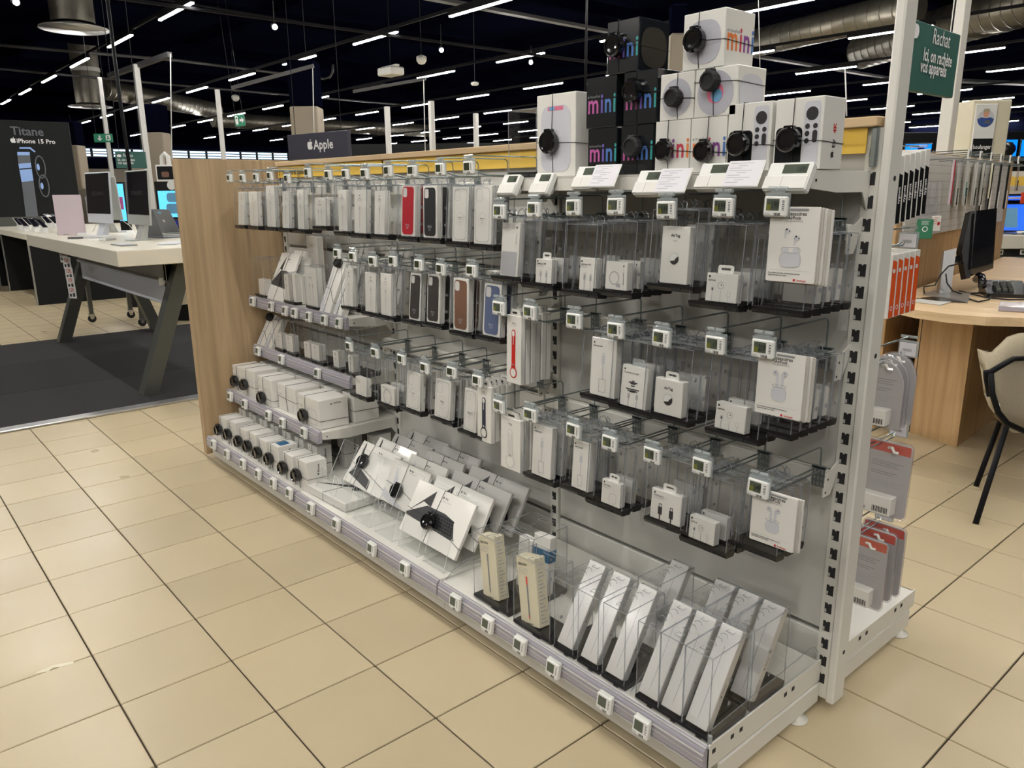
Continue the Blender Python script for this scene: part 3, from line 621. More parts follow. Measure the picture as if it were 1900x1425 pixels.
def product(name,label,cat,loc,rot,w,h,dp,kind,acc=None,tab=None,body='box_white',group=None,wrap=False):
    t=thing(name,label,cat,loc,rot,group)
    g=G(); g.bbox(-w/2,w/2,0,dp,0,h,body,.0012)
    if tab=='clear': pass
    g.obj('carton',t)
    if kind!='plain': g=G(); art(g,kind,w,h,acc); g.obj('printed_front',t)
    if tab:
        g=G(); tw=min(w*.26,.02); a=rr(-tw,tw,h-.002,h+.018,.006); b=rr(-tw*.6,tw*.6,h+.007,h+.012,.002); g.ring(a,b,dp*.5,'box_white' if tab=='white' else 'acrylic_holder'); g.ring(b,a,dp*.5+.001,'box_white' if tab=='white' else 'acrylic_holder'); g.obj('hang_tab',t)
    return t
# ---- clear security case
CC={}
def case_root(label,loc,rot,w,h=.178,d=.036,group=None,tray='black_plastic'):
    k=(round(w,4),round(h,3),d,tray)
    if k in CC: return dup(CC[k],loc,rot,label,group)
    t=thing('clear_security_case',label,'display case',loc,rot,group)
    g=G(); a,b=-w/2,w/2
    g.poly([(a,0,.006),(b,0,.006),(b,0,h),(a,0,h)],'acrylic'); g.poly([(a,d,.006),(a,d,h),(b,d,h),(b,d,.006)],'acrylic'); g.poly([(a,0,.006),(a,0,h),(a,d,h),(a,d,.006)],'acrylic'); g.poly([(b,0,.006),(b,d,.006),(b,d,h),(b,0,h)],'acrylic'); g.poly([(a,0,h),(b,0,h),(b,d,h),(a,d,h)],'acrylic'); g.obj('clear_shell',t)
    g=G(); e=.0008
    for x in (a,b):
        for y in (0,d): g.box(x-e,x+e,y-e,y+e,.006,h,'acrylic_edge')
        g.box(x-e,x+e,0,d,h-e,h+e,'acrylic_edge')
    for y in (0,d): g.box(a,b,y-e,y+e,h-e,h+e,'acrylic_edge'); g.box(a,b,y-e,y+e,.008-e,.008+e,'acrylic_edge')
    for z in (h*.3,h*.6): g.cyl((b-.0002,d*.5,z),(b+.0014,d*.5,z),.005,8,'acrylic_edge')
    g.obj('shell_edge',t)
    g=G(); g.prismx([(-.002,.009),(-.002,.002),(.004,-.006),(d-.004,-.006),(d+.001,.002),(d+.001,.009)],a-.001,b+.001,tray); g.box(b*.1,b*.5,-.0028,-.001,-.003,.003,'black_rubber'); g.obj('base_tray',t)
    g=G()
    if d<.06:
        for s in (-1,1): g.tube([(s*w*.16,d*.3,h),(s*w*.14,d*.4,h+.016),(s*w*.05,d*.5,h+.022),(0,d*.6,h+.012),(s*.004,d*.8,h)],.0014,'acrylic_edge',5)
        g.box(-w*.3,w*.3,d*.2,d*.8,h,h+.003,'acrylic_holder'); g.obj('hanging_loop',t)
    else:
        for y in (d*.16,d*.84): g.tube([(-w*.14,y-.008,h+.001),(w*.14,y-.008,h+.001),(w*.12,y+.008,h+.001),(-w*.12,y+.008,h+.001),(-w*.14,y-.008,h+.001)],.0008,'acrylic_edge',4)
        for y in (d*.35,d*.5,d*.65): g.tube([(-.012,y,h+.0005),(-.006,y+.004,h+.004),(.004,y+.003,h+.004),(.010,y-.002,h+.0005)],.0009,'acrylic_edge',4)
        g.obj('lid_cutout',t)
    CC[k]=t; return t
# rows: (row name, label-arm z, prong z, tags px, prices, contents px boxes)
PR='near bay'
def build_row(rn,ends,zl,zp,tags,prices,items,depth=3,dark=False,casew=.118,yf=-.305,h=None):
    n=len(tags)
    for i,((tx,ty),pr) in enumerate(zip(tags,prices)):
        who=ORD[n-1-i]+' hook from its near end, '+rn+' row'
        p=hang_tag(tx,ty,pr,'small electronic price tag'+(' reading '+pr if pr and not dark else '')+' on the '+ORD[n-1-i]+' hook, '+rn+' row',dark,rz=random.uniform(-.06,.06),w=.05 if not dark else .046)
        hook(p.x,p.z+.034,zp,'zinc wire display hook, '+who)
    for it in items:
        (l,tp,r_,bt),nm_,desc,kind,acc,tab,tag_i,extra=it
        A=PY(l,tp,yf+.006);B=PY(r_,bt,yf+.006); w=B.x-A.x; hh=A.z-B.z; cx=(A.x+B.x)/2
        who=ORD[n-1-tag_i]+' hook, '+rn+' row'
        w=max(.03,w*.97)
        tilt=random.uniform(-.10,-.03); yaw=random.uniform(-.06,.03)
        zb=B.z
        if extra=='nocase':
            for k in range(6):
                lab=desc+', front, '+who if k==0 else 'white strap box behind the first, '+who
                if k==0: t0=product(nm_,lab,'accessory box',(cx,yf,zb),(-.02,0,yaw),w,hh,.016,kind,acc,None); g=G(); q=[(-w*.34,hh),(w*.34,hh),(w*.26,hh+.018),(-w*.26,hh+.018)]; g.prism(q,.004,.012,'box_white'); g.flat(rr(-w*.16,w*.16,hh+.005,hh+.011,.002),.0035,'ink'); g.obj('hang_tab',t0)
                else: dup(t0,(cx+random.uniform(-.003,.003),yf+.020*k+.002,zb+random.uniform(-.003,.003)),(-.02,0,yaw+random.uniform(-.03,.03)),lab,'strap boxes hanging one behind another, '+who)
            continue
        cw=max(casew,w+.012); ccx=cx+(0 if abs(cw-w)<.03 else (cw-w)*.5*random.choice((-.6,-.2,.3)))
        if extra and isinstance(extra,tuple): ccx,cw=extra
        zc=zb-.010
        H=h or .178
        lean=-.075
        case_root('clear security case at the front, '+who,(ccx,yf,zc),(lean,0,0),round(cw,3),H)
        product(nm_,desc+', '+who,'accessory box',(cx,yf+.005,zb+.001),(tilt,0,yaw*.4),w,hh,.022,kind,acc,tab)
        for k in range(1,depth):
            case_root('clear security case behind the front case, '+who,(ccx+random.uniform(-.004,.004),yf+.041*k,zc+.001),(lean,0,0),round(cw,3),H,group='rear cases on the '+who)
            if (k+tag_i)%2==0 or kind in('case','clearcase'):
                product(nm_,'white boxed accessory in a rear case, '+who,'accessory box',(cx+.003,yf+.041*k+.006,zb+.002),(-.075,0,0),w,hh,.02,'plain' if k>1 else kind,acc,None,group='boxes in the rear cases on the '+who)
# ================================================================ HOOK ROWS
I=lambda *a:a
build_row('near bay upper',0,1.292,1.247,[(927,393),(991,389),(1064,385),(1142,383),(1236,390),(1342,385),(1440,383)],['29','29','20','9','14,99','14,99','199'],[
 I((926,413,960,515),'film_box','tall white box with a grey window panel','window_film',None,None,0,None),
 I((993,480,1023,528),'cable_box','small white cable box with a white hang tab','cable',None,'white',1,None),
 I((1074,478,1105,542),'cable_box','white cable box showing two grey plugs','cable',None,None,2,None),
 I((1123,485,1163,541),'coiled_cable_box','white box showing a coiled grey cable','coil',None,None,3,None),
 I((1226,420,1275,530),'tracker_box','tall white tracker box with a black and white disc','tracker4',None,None,4,None),
 I((1310,506,1366,565),'earphone_box','square white wired-earphone box with a white hang tab','buds',None,'white',5,None)],depth=4,casew=.128)
build_row('near bay middle',0,1.000,.955,[(926,572),(983,580),(1065,595),(1142,613),(1227,628),(1327,640),(1416,647)],['5','8','35','45','35','19','219'],[
 I((1095,625,1140,742),'cable_box','tall leaning white cable box with a clear tab','longcable',None,'clear',2,None),
 I((1150,676,1198,763),'cable_box','broad white cable box with dark braided plug drawings','braid',None,'clear',3,None),
 I((1214,700,1265,778),'tracker_box','white tracker carton with a folded hang top','tracker',None,'white',4,None),
 I((1327,745,1382,808),'earphone_box','low white wired-earphone box','buds',None,None,5,None),
 I((940,583,970,715),'strap_box','white hanging box with a red loop strap','strap_red',None,None,0,'nocase')],depth=4,casew=.134)
build_row('near bay lower',0,.712,.668,[(926,754),(984,770),(1064,799),(1131,822),(1210,845),(1302,866),(1407,906)],['5','9','35','0','79','19','149'],[
 I((985,785,1022,892),'cable_box','tall white two-cable box','longcable',None,None,1,None),
 I((1060,815,1092,915),'cable_box','tall white single-cable box','longcable',None,'clear',2,None),
 I((1115,888,1150,945),'adapter_box','small square white adapter box with a hang tab','charger',None,'white',3,None),
 I((1207,905,1262,980),'cable_box','white cable box with two bold black plugs','cableblk',None,'white',4,None),
 I((1278,955,1325,1015),'earphone_box','small low white wired-earphone box','buds',None,None,5,None),
 I((930,770,968,878),'strap_box','white hanging box with a pale grey loop strap','strap_white',None,None,0,'nocase')],depth=3,casew=.130)
T=[(426,331),(450,331),(475,330),(501,327),(533,332),(571,321),(609,325),(641,324),(677,323),(720,318),(765,318),(817,314),(870,311)]
sl=('slim_adapter_box','slim tall white adapter box')
build_row('long top',0,1.408,1.362,T,['']*13,[
 I((437,356,455,418),*sl,'slim',None,None,0,None),I((459,356,480,420),*sl,'slim',None,None,1,None),I((490,345,512,422),'slim_adapter_box','taller slim white box reaching near the case lid','slim',None,None,2,None),
 I((519,355,538,424),*sl,'slim',None,None,3,None),I((548,352,565,426),*sl,'slim',None,None,4,None),I((582,367,605,420),'cable_box','square white two-cable box held high','wide2',None,None,5,None),
 I((624,353,645,430),*sl,'slim',None,None,6,None),I((653,353,679,434),*sl,'slim',None,None,7,None),I((690,354,714,436),*sl,'slim',None,None,8,None),
 I((740,343,770,440),'phone_case_box','boxed red phone case','case','case_red',None,9,None),I((782,345,812,443),'phone_case_box','boxed black phone case','case','case_black',None,10,None),
 I((836,347,868,450),'phone_case_box','boxed clear phone case with a ring print','clearcase',None,None,11,None),I((876,345,912,455),'phone_case_box','boxed clear phone case with a ring print','clearcase',None,None,12,None)],depth=2,dark=True,casew=.112)
build_row('middle bay second',0,1.112,1.066,[(626,471),(655,477),(692,485),(729,485),(777,492),(818,500),(875,503)],['']*7,[
 I((636,497,655,570),*sl,'slim',None,None,0,None),I((674,505,700,582),'slim_adapter_box','white adapter box a little turned','slim',None,None,1,None),I((703,507,727,588),*sl,'slim',None,None,2,None),
 I((755,506,780,597),'phone_case_box','boxed dark plum phone case','case','case_dark',None,3,None),I((788,508,816,602),'phone_case_box','boxed charcoal phone case','case','case_dark',None,4,None),
 I((838,515,870,618),'phone_case_box','boxed brown phone case','case','case_brown',None,5,None),I((893,525,928,628),'phone_case_box','boxed slate-blue phone case','case','case_blue',None,6,None)],depth=2,dark=True,casew=.118)
build_row('middle bay third',0,.775,.728,[(648,643),(696,655),(745,667),(788,683),(838,691),(886,707)],['']*6,[
 I((658,698,681,738),'adapter_box','small white adapter box','charger',None,None,0,None),I((705,713,733,755),'charger_box','square white charger box with a ring print','ring',None,None,1,None),
 I((750,688,780,765),'phone_case_box','boxed clear phone case with a tab','clearcase',None,'clear',2,None),I((803,702,835,782),'phone_case_box','boxed clear phone case','clearcase',None,'clear',3,None),
 I((857,720,883,805),'phone_case_box','boxed clear phone case tucked behind the navy strap','clearcase',None,None,4,None),
 I((885,712,915,824),'strap_box','white hanging box with a navy loop strap','strap_navy',None,None,5,'nocase')],depth=2,dark=True,casew=.125)
# cards hanging on the first hooks
def card(label,px0,py0,px1,py1,kind,n):
    A=PY(px0,py0,-.318);B=PY(px1,py1,-.318); w=B.x-A.x; w=.104; h=A.z-B.z+.012; cx=A.x+w/2
    hdr={'gen3':'(3e génération)','gen2':'(2e génération)','gen2b':'(2e génération)'}[kind]
    t=thing('product_card',label,'card',(cx,-.318,B.z-.01),(-.02,0,.02))
    g=G(); n_=8; g.prism(rr(-w/2,w/2,0,h,.003),0,.004,'box_white'); g.obj('card_sheet',t)
    g=G(); y=-.0006
    g.flat(rr(-w*.10,w*.28,h*.945,h*.975,.004),y,'ink_grey')
    g.text('Accessoires',.0105,0,h*.885,'ink',y,'C',bold=True); g.text('AirPods',.0085,0,h*.835,'ink',y,'C',bold=True); g.text(hdr,.006,0,h*.80,'ink_grey',y,'C')
    if kind=='gen3':
        for (bx,bz) in ((-w*.12,h*.68),(w*.08,h*.59)):
            g.flat(circ(bx,bz,w*.055),y,'ink_pale'); g.flat(rr(bx-w*.05,bx-w*.015,bz-h*.10,bz,.002),y,'ink_pale'); g.flat(circ(bx-w*.01,bz+w*.03,w*.02,10),y-.0003,'ink'); g.flat(circ(bx+w*.05,bz,w*.014,10),y-.0003,'ink')
        g.flat(rr(-w*.24,w*.20,h*.20,h*.40,.012),y,'ink_pale'); g.ring(rr(-w*.24,w*.20,h*.20,h*.40,.012),rr(-w*.235,w*.195,h*.203,h*.397,.0115),y-.0002,'ink_light'); g.ring(rr(-w*.22,w*.18,h*.385,h*.47,.010),rr(-w*.21,w*.17,h*.392,h*.462,.009),y-.0002,'ink_light'); g.flat(circ(-w*.12,h*.425,w*.06),y-.0001,'ink_pale'); g.flat(circ(w*.08,h*.425,w*.06),y-.0001,'ink_pale')
    else:
        g.flat(rr(-w*.16,w*.16,h*.24,h*.47,.012),y,'ink_pale'); g.ring(rr(-w*.16,w*.16,h*.24,h*.47,.012),rr(-w*.155,w*.155,h*.243,h*.467,.0115),y-.0002,'ink_light'); g.ring(rr(-w*.15,w*.15,h*.455,h*.50,.006),rr(-w*.14,w*.14,h*.46,h*.495,.005),y-.0002,'ink_grey')
        for s in (-1,1): g.flat(rr(s*w*.05-w*.03,s*w*.05+w*.03,h*.46,h*.68,.003),y,'ink_pale'); g.flat(circ(s*w*.10,h*.68,w*.055),y-.0001,'ink_pale'); g.ring(circ(s*w*.10,h*.68,w*.055),circ(s*w*.10,h*.68,w*.048),y-.0002,'ink_light'); g.flat(circ(s*w*.10,h*.685,w*.012,8),y-.0004,'ink')
    g.flat([(-w*.42,h*.155),(w*.40,h*.155),(w*.40,h*.158),(-w*.42,h*.158)],y,'ink_light')
    g.text('Pour acheter ce produit, présentez cette carte aux',.0046,-w*.45,h*.105,'ink',y,bold=True,sx=.72); g.text('équipes de vente ou en caisse.',.0046,-w*.45,h*.075,'ink',y,bold=True,sx=.72)
    g.flat(circ(w*.10,h*.032,.0028,12),y,'ink_red'); g.text('boulanger',.006,w*.15,h*.018,'ink_red',y,bold=True,sx=.85); g.obj('card_print',t)
    for k in range(1,n):
        c=G(); c.prism(rr(-w/2,w/2,0,h,.003),0,.004,'card_edge' if k%2 else 'box_white'); 
        t2=thing('product_card','blank back card behind the printed card on the hook by the white post, '+{'gen3':'upper','gen2':'middle','gen2b':'lower'}[kind]+' row','card',(cx+.0035*k,-.318+.006*k,B.z-.01-.0015*k),(-.02,0,.02+.01*k),'spare cards behind the '+{'gen3':'upper','gen2':'middle','gen2b':'lower'}[kind]+' printed card'); c.obj('card_sheet',t2)
card('white product card picturing open earbuds over a wide case, upper row by the white post',1430,385,1510,518,'gen3',5)
card('white product card picturing stemmed earbuds in a tall case, middle row by the white post',1408,650,1478,772,'gen2',4)
card('white product card picturing stemmed earbuds in a tall case, lower row by the white post',1397,905,1462,1016,'gen2b',3)
# rear cases seen under the cards
for rn,zb,xs in (('upper',1.075,-.045),('middle',.808,-.05),('lower',.520,-.06)):
    for k in range(1,6 if rn!='lower' else 4):
        X=xs+.0; case_root('clear security case under the cards, '+rn+' row by the white post',(X,-.31+.041*k,zb-.012),(-.06,0,0),.118,.16,group='cases under the cards, '+rn+' row')
        if k>2: product('earphone_box','white box standing in a case under the cards, '+rn+' row','accessory box',(X,-.305+.041*k,zb),(-.06,0,0),.08,.07,.02,'plain',group='boxes under the cards, '+rn+' row')
# ================================================================ TOP SHELF
def puck(t,x,y,z,r=.020,th=.026,face=-1,m='black_gloss',rx=0):
    g=G(Matrix.Translation((x,y,z))@Matrix.Rotation(rx,4,'X')@Matrix.Rotation(PI/2,4,'X'))
    g.lathe([(0,0),(r*.86,0),(r,.3*th),(r,.8*th),(r*.86,th),(r*.70,th),(r*.66,th*.88),(r*.4,th*.86),(0,th*.86)],12 if m!='black_gloss' else 20,m); g.bbox(-r*.45,r*.45,r*.8,r*1.12,th*.2,th*.8,m,.002); g.obj('alarm_puck',t,smooth=False)
def wires(t,w,h,dp,px,pz,top=True):
    g=G(); e=.0012
    g.tube([(px,-.004,pz),(px,-e,h*.9),(px,-e,h+e),(px+.003,dp,h+e)],.0009,'black_rubber',4); g.tube([(px,-.004,pz),(px+.004,-e,0.002)],.0009,'black_rubber',4)
    g.tube([(-w/2-e,dp,pz),(-w/2-e,-e,pz+.002),(px,-.004,pz)],.0009,'black_rubber',4); g.tube([(px,-.004,pz),(w/2+e,-e,pz-.004),(w/2+e,dp,pz-.008)],.0009,'black_rubber',4)
    g.obj('alarm_wire',t)
def bigbox(name,label,x0,x1,z0,h,dp,yf,body,fn,side=None,sfn=None,pk=None,yaw=0,group=None):
    w=x1-x0; t=thing(name,label,'product box',((x0+x1)/2,yf,z0),(0,0,yaw)); g=G(); g.bbox(-w/2,w/2,0,dp,0,h,body,.0015)
    g.obj('carton',t); g=G(); fn(g,w,h); 
    if sfn:
        Mx=Matrix.Translation((w/2,dp/2,0))@Matrix.Rotation(PI/2,4,'Z'); g.M=Mx; sfn(g,dp,h)
    if g.v: g.obj('printed_face',t)
    if pk: puck(t,pk[0]*w,-.001,pk[1]*h,r=(pk[2] if len(pk)>2 else .0205)*1.18,m=pk[3] if len(pk)>3 else 'black_gloss'); wires(t,w,h,dp,pk[0]*w,pk[1]*h)
    return t
MC=['mini_orange','mini_red','mini_purple','mini_blue']; MB_=['mini_pink','mini_violet','mini_blue','mini_teal']
def mini(cols,sz=1.0,ox=0,oz=.30):
    def f(g,w,h):
        s=w*.50*sz; x=-w*.44+ox*w
        for ch,c,dx in (('m',cols[0],0),('i',cols[1],.76),('n',cols[2],1.0),('i',cols[3],1.50)): g.text(ch,s*1.15,x+s*dx,h*oz,c,-.0008,bold=True,sx=.78)
        g.apple(w*.05,x+w*.03,h*(oz+.30),'ink_grey',-.0008); g.text('HomePod',w*.085,x+w*.07,h*(oz+.30),'ink_grey',-.0008)
    return f
def ball(g,w,h,dark=False):
    g.flat(circ(0,h*.48,w*.43,32),-.0008,'mesh_grey'); g.flat(circ(0,h*.48,w*.20,24),-.0011,'led_pink'); g.flat(circ(w*.04,h*.43,w*.13,20),-.0014,'led_blue')
def blob(m):
    return lambda g,w,h: g.flat([( w*.42*math.copysign(abs(math.cos(t))**.7,math.cos(t)), h*.47+h*.38*math.copysign(abs(math.sin(t))**.8,math.sin(t))) for t in [2*PI*k/28 for k in range(28)]],-.0008,m)
def pod(g,w,h): g.flat(rr(-w*.38,w*.38,h*.06,h*.86,w*.2,6),-.0008,'mesh_light'); g.flat(rr(-w*.2,w*.2,h*.80,h*.85,w*.02),-.0011,'led_pink'); g.flat(rr(-w*.16,-w*.02,h*.805,h*.845,w*.02),-.0013,'led_blue')
zt=1.353; ys=-.232
a=PY(995,325,ys); bigbox('speaker_box','large white smart speaker box with a tall mesh cylinder picture, black alarm on it',-.831,-.682,zt,.213,.15,ys,'box_white',pod,pk=(-.08,.42,.026))
a=PY(944,325,ys-.0); t=case_root('tall empty clear acrylic case beside the large white speaker box',(a.x+.06,ys,zt+.006),(0,0,0),.118,.178,d=.12,tray='black_plastic')
def bk(x0,x1,lvl,h,who,pk=None,yaw=0,sfn=None,dy=0):
    bigbox('speaker_box','black cube speaker box with coloured lettering, '+who,x0,x1,zt+lvl,h,.118,ys+dy,'box_black',mini(MB_,1.12),sfn=sfn,pk=pk,yaw=yaw)
bk(-.636,-.536,0,.1155,'bottom, beside the large white box')
bk(-.523,-.421,0,.1155,'bottom, under the alarmed middle one',(-.02,.55,.021,'black_rubber'))
bk(-.644,-.542,.116,.122,'middle layer, without an alarm')
bk(-.518,-.415,.116,.122,'middle layer, round glossy alarm in front',(-.12,.62,.022))
bk(-.574,-.476,.2385,.120,'alone on top of the black stack',(-.15,.52,.022),yaw=.03,sfn=blob('box_black_side'))
bigbox('speaker_box','white cube speaker box with coloured lettering, bottom row next to the black ones',-.415,-.3155,zt,.118,.11,ys,'box_white',mini(MC[::-1],1.12),pk=(-.12,.44,.020))
bigbox('speaker_box','white cube speaker box with orange lettering, bottom row next to the streaming boxes',-.313,-.218,zt,.118,.11,ys,'box_white',mini(MC,1.12),pk=(.0,.38,.020))
bigbox('speaker_box','white cube speaker box picturing a ball speaker, middle layer over the lettered box',-.405,-.3095,zt+.1185,.102,.11,ys,'box_white',ball,pk=(.02,.47,.018,'black_rubber'))
bigbox('speaker_box','white cube speaker box picturing a ball speaker with grey side blob, middle layer',-.307,-.198,zt+.1185,.102,.11,ys,'box_white',ball,sfn=blob('mesh_light'),pk=(-.05,.72,.019,'black_rubber'))
bigbox('speaker_box','white cube speaker box alone at the very top with mini lettering on its side',-.345,-.236,zt+.221,.118,.112,ys,'box_white',blob('mesh_grey'),sfn=mini(MC,1.1),pk=(-.12,.50,.022))
def tv(g,w,h):
    g.flat(rr(-w*.46,w*.10,h*.02,h*.60,w*.1,5),-.0008,'titan_dark'); g.flat(rr(w*.12,w*.44,h*.02,h*.94,w*.06,5),-.0010,'mesh_light'); g.flat(circ(w*.28,h*.77,w*.125,20),-.0014,'ink')
    for xx,zz in ((.20,.60),(.36,.60),(.20,.50),(.20,.40)): g.flat(circ(w*xx,h*zz,w*.05,12),-.0014,'ink')
    g.flat(rr(w*.31,w*.41,h*.37,h*.545,w*.05),-.0014,'ink')
def tvs(g,w,h): g.text('tv',.022,w*.12,h*.30,'ink',-.0008,bold=True,rot=PI/2); g.text('4K',.018,w*.12,h*.50,'strap_red',-.0008,bold=True,rot=PI/2); g.apple(.014,w*.02,h*.17,'ink',-.0008)
a=PY(1350,305,ys); bigbox('streaming_box','white streaming player box with a remote picture, beside the white speaker cubes',-.2155,-.110,zt,.140,.055,ys,'box_white',tv,pk=(-.14,.40,.021))
a=PY(1437,308,ys); bigbox('streaming_box','white streaming player box with a remote picture, at the end by the white post',-.1015,.0035,zt,.140,.088,ys,'box_white',tv,sfn=tvs,pk=(-.10,.42,.021))
# big price holders on the shelf front
def bigtag(px,py,w,price,sheet,label):
    p=PY(px,py,-.293); t=thing('shelf_price_display',label,'price display',(p.x,-.296,p.z),(-.50,0,0))
    g=G(); ww=w if not sheet else w+.078; g.bbox(-w/2,w/2,-.006,.014,0,.062,'esl_white',.003); g.obj('display_housing',t)
    g=G(); g.flat([(-w*.14,.036),(w*.42,.036),(w*.42,.056),(-w*.14,.056)],-.0064,'lcd'); g.text(price,.015,w*.40,.040,'lcd_ink',-.0068,'R',bold=True,sx=.85); g.obj('screen',t)
    g=G(); g.bbox(-w*.49,-w*.08,-.0085,-.006,.002,.030,'box_white',.001); g.bbox(-w*.07,w*.49,-.0085,-.006,.002,.030,'box_white',.001); g.obj('flip_cover',t)
    g=G(); g.prismx([(.008,.0),(.03,.018),(.03,.03),(.008,.05)],-w*.3,w*.3,'esl_white'); g.obj('wedge_mount',t)
    if sheet:
        g=G(); g.bbox(w/2-.012,w/2+.075,-.0105,-.006,.0,.062,'esl_white',.002); g.obj('sheet_holder',t); g=G(); g.flat([(w/2-.010,.003),(w/2+.072,.003),(w/2+.072,.060),(w/2-.010,.060)],-.0109,'paper')
        for k in range(9): g.flat([(w/2-.004+(.02 if k%3==1 else 0),.054-k*.0055),(w/2+.05-.012*(k%3),.054-k*.0055),(w/2+.05-.012*(k%3),.0553-k*.0055),(w/2-.004+(.02 if k%3==1 else 0),.0553-k*.0055)],-.0112,'ink_light')
        g.obj('info_sheet',t)
bigtag(940,362,.070,'20',False,'slanted white price display reading 20 under the clear case')
bigtag(1000,361,.070,'349',False,'slanted white price display reading 349 under the large white speaker box')
bigtag(1082,351,.075,'109,',True,'slanted white price display with an info sheet under the black speaker boxes')
bigtag(1200,362,.080,'109,',True,'slanted white price display with an info sheet under the white speaker cubes')
bigtag(1320,352,.085,'169,',True,'slanted white price display with an info sheet under the first streaming box')
bigtag(1455,355,.095,'189,',False,'slanted white price display reading 189 by the white post')
# ================================================================ RAIL TAGS
def railtag(x,y,z,label,rx=-.15): t=thing('price_tag',label,'price tag',(x,y,z),(rx,0,0)); tag_geo(t,'',w=.046,h=.044,holder=False,small=True); g=G(); g.box(-.022,.022,.004,.008,-.021,.024,'esl_white'); g.obj('back_clip',t)
def railtags(pts,y,what):
    for k,(px,py) in enumerate(pts): p=PY(px,py,y); railtag(p.x,y-.004,p.z,'electronic tag on the '+what+' rail, '+ORD[k]+' from the oak panel')
railtags(((397,825),(422,843),(452,861),(480,880),(508,897),(538,915),(578,943),(625,973),(691,1018),(752,1055),(846,1117),(906,1158),(966,1197),(1028,1240),(1124,1303),(1192,1348)),-.512,'bottom shelf')
railtags(((428,736),(455,750),(499,771),(525,785),(565,803)),-.387,'third shelf')
railtags(((480,652),(523,667),(590,693)),-.230,'second shelf')
railtags(((470,560),(504,569),(530,577),(548,581),(574,588),(603,594),(630,600)),-.230,'upper short shelf')
# ================================================================ BASE SHELF: pen cases
zs=.131
def standcase(label,x0,x1,y0,y1,h,group=None):
    w=x1-x0;dp=y1-y0; return case_root(label,((x0+x1)/2,y0,zs+.006),(0,0,0),w,h,d=dp,group=group)
def penbox(label,x,y0,w=.056,L=.232,ang=-.56,kind='pen',dy=0):
    t=thing('stylus_box',label,'stylus box',(x,y0,zs+.022),(ang,0,0)); g=G(); g.bbox(-w/2,w/2,0,.024,0,L,'box_white',.0015); g.obj('carton',t)
    g=G(); g.flat([(-.0009,L*.12),(0,L*.05),(.0009,L*.12),(.0009,L*.80),(-.0009,L*.80)],-.0006,'ink_light'); g.M=Matrix.Translation((w/2,0,0))@Matrix.Rotation(PI/2,4,'Z'); g.apple(.006,.010,L*.34,'ink',-.0006); g.text('Pencil',.009,.013,L*.38,'ink',-.0006,rot=PI/2); g.obj('printed_front',t)
    g=G(); 
    for q in range(2): g.poly([(-w/2-.0012,-.0015,0.001),(w/2+.0012,-.0015,.001),(w/2+.0012,-.0015,L+.002),(-w/2-.0012,-.0015,L+.002)],'shrinkwrap') if q==0 else g.poly([(w/2+.0012,-.0015,.001),(w/2+.0012,.0215,.001),(w/2+.0012,.0215,L+.002),(w/2+.0012,-.0015,L+.002)],'shrinkwrap')
    g.obj('plastic_wrap',t)
fr=[(-.082,-.012),(-.150,-.084),(-.218,-.152),(-.327,-.256),(-.413,-.343),(-.499,-.430)]
fn=['first from the near end','second from the near end','third from the near end','fourth from the near end','fifth from the near end','sixth from the near end']
for (x0,x1),s in zip(fr,fn):
    standcase('tall clear case on the bottom shelf front row, '+s,x0,x1,-.476,-.331,.205)
    penbox('white stylus box leaning in the front-row case '+s,(x0+x1)/2-.004,-.470)
bk_=[(-.076,-.012),(-.146,-.080),(-.214,-.150),(-.354,-.290)]
for i,(x0,x1) in enumerate(bk_):
    standcase('tall clear case on the bottom shelf rear row, '+ORD[i]+' from the near end',x0,x1,-.316,-.165,.205)
    penbox('white stylus box leaning in the rear-row case, '+ORD[i]+' from the near end',(x0+x1)/2,-.306)
# crayon cases
def crayon(label,x,y,h,w,m,yaw):
    t=thing('crayon_box',label,'stylus box',(x,y,zs+.012),(-.08,-.20,yaw)); g=G(); g.bbox(-w/2,w/2,0,.040,0,h,'box_cream',.0015); g.obj('carton',t)
    g=G(); y=-.0006; g.text('CRAYON',.011,-w*.42,h*.87,'ink',y,bold=True,sx=.8); lines(g,-w*.42,h*.83,w*.6,5,'ink_light',y,.004); g.flat([(-.003,h*.14),(0,h*.08),(.003,h*.14),(.003,h*.66),(-.003,h*.66)],y,'ink_grey'); g.flat([(-.0034,h*.60),(.0034,h*.60),(.0034,h*.72),(-.0034,h*.72)],y-.0003,m); g.flat([(-.0034,h*.15),(0,h*.075),(.0034,h*.15)],y-.0003,m); g.text('logitech',.008,0,h*.02,'ink',y,'C',bold=True)
    g.M=Matrix.Translation((w/2,0,0))@Matrix.Rotation(PI/2,4,'Z')
    for k in range(16): g.flat([(.008,h*.06+k*h*.055),(.032-.006*(k%3),h*.06+k*h*.055),(.032-.006*(k%3),h*.075+k*h*.055),(.008,h*.075+k*h*.055)],y,'ink_light')
    g.obj('printed_front',t)
standcase('wide clear case with a dark tray holding the grey crayon box',-.852,-.700,-.470,-.385,.212); crayon('cream stylus box marked CRAYON with a dark grey pen',-.795,-.452,.190,.072,'ink_grey',.02)
standcase('wide clear case with a dark tray holding the red crayon box',-.664,-.518,-.476,-.390,.212); crayon('cream stylus box marked CRAYON with a red-tipped pen',-.610,-.462,.194,.076,'pencil_red',.02)
standcase('wide clear case standing behind the crayon cases',-.835,-.687,-.378,-.245,.212)
t=thing('stylus_box','white box with a blue band in the case behind the crayon cases','stylus box',(-.722,-.33,zs+.012),(-.1,0,.1)); g=G(); g.bbox(-.032,.032,0,.03,0,.185,'box_white',.0015); g.obj('carton',t); g=G(); g.box(-.0328,.0328,-.0008,.0308,.108,.145,'blue_band'); g.obj('blue_band',t)
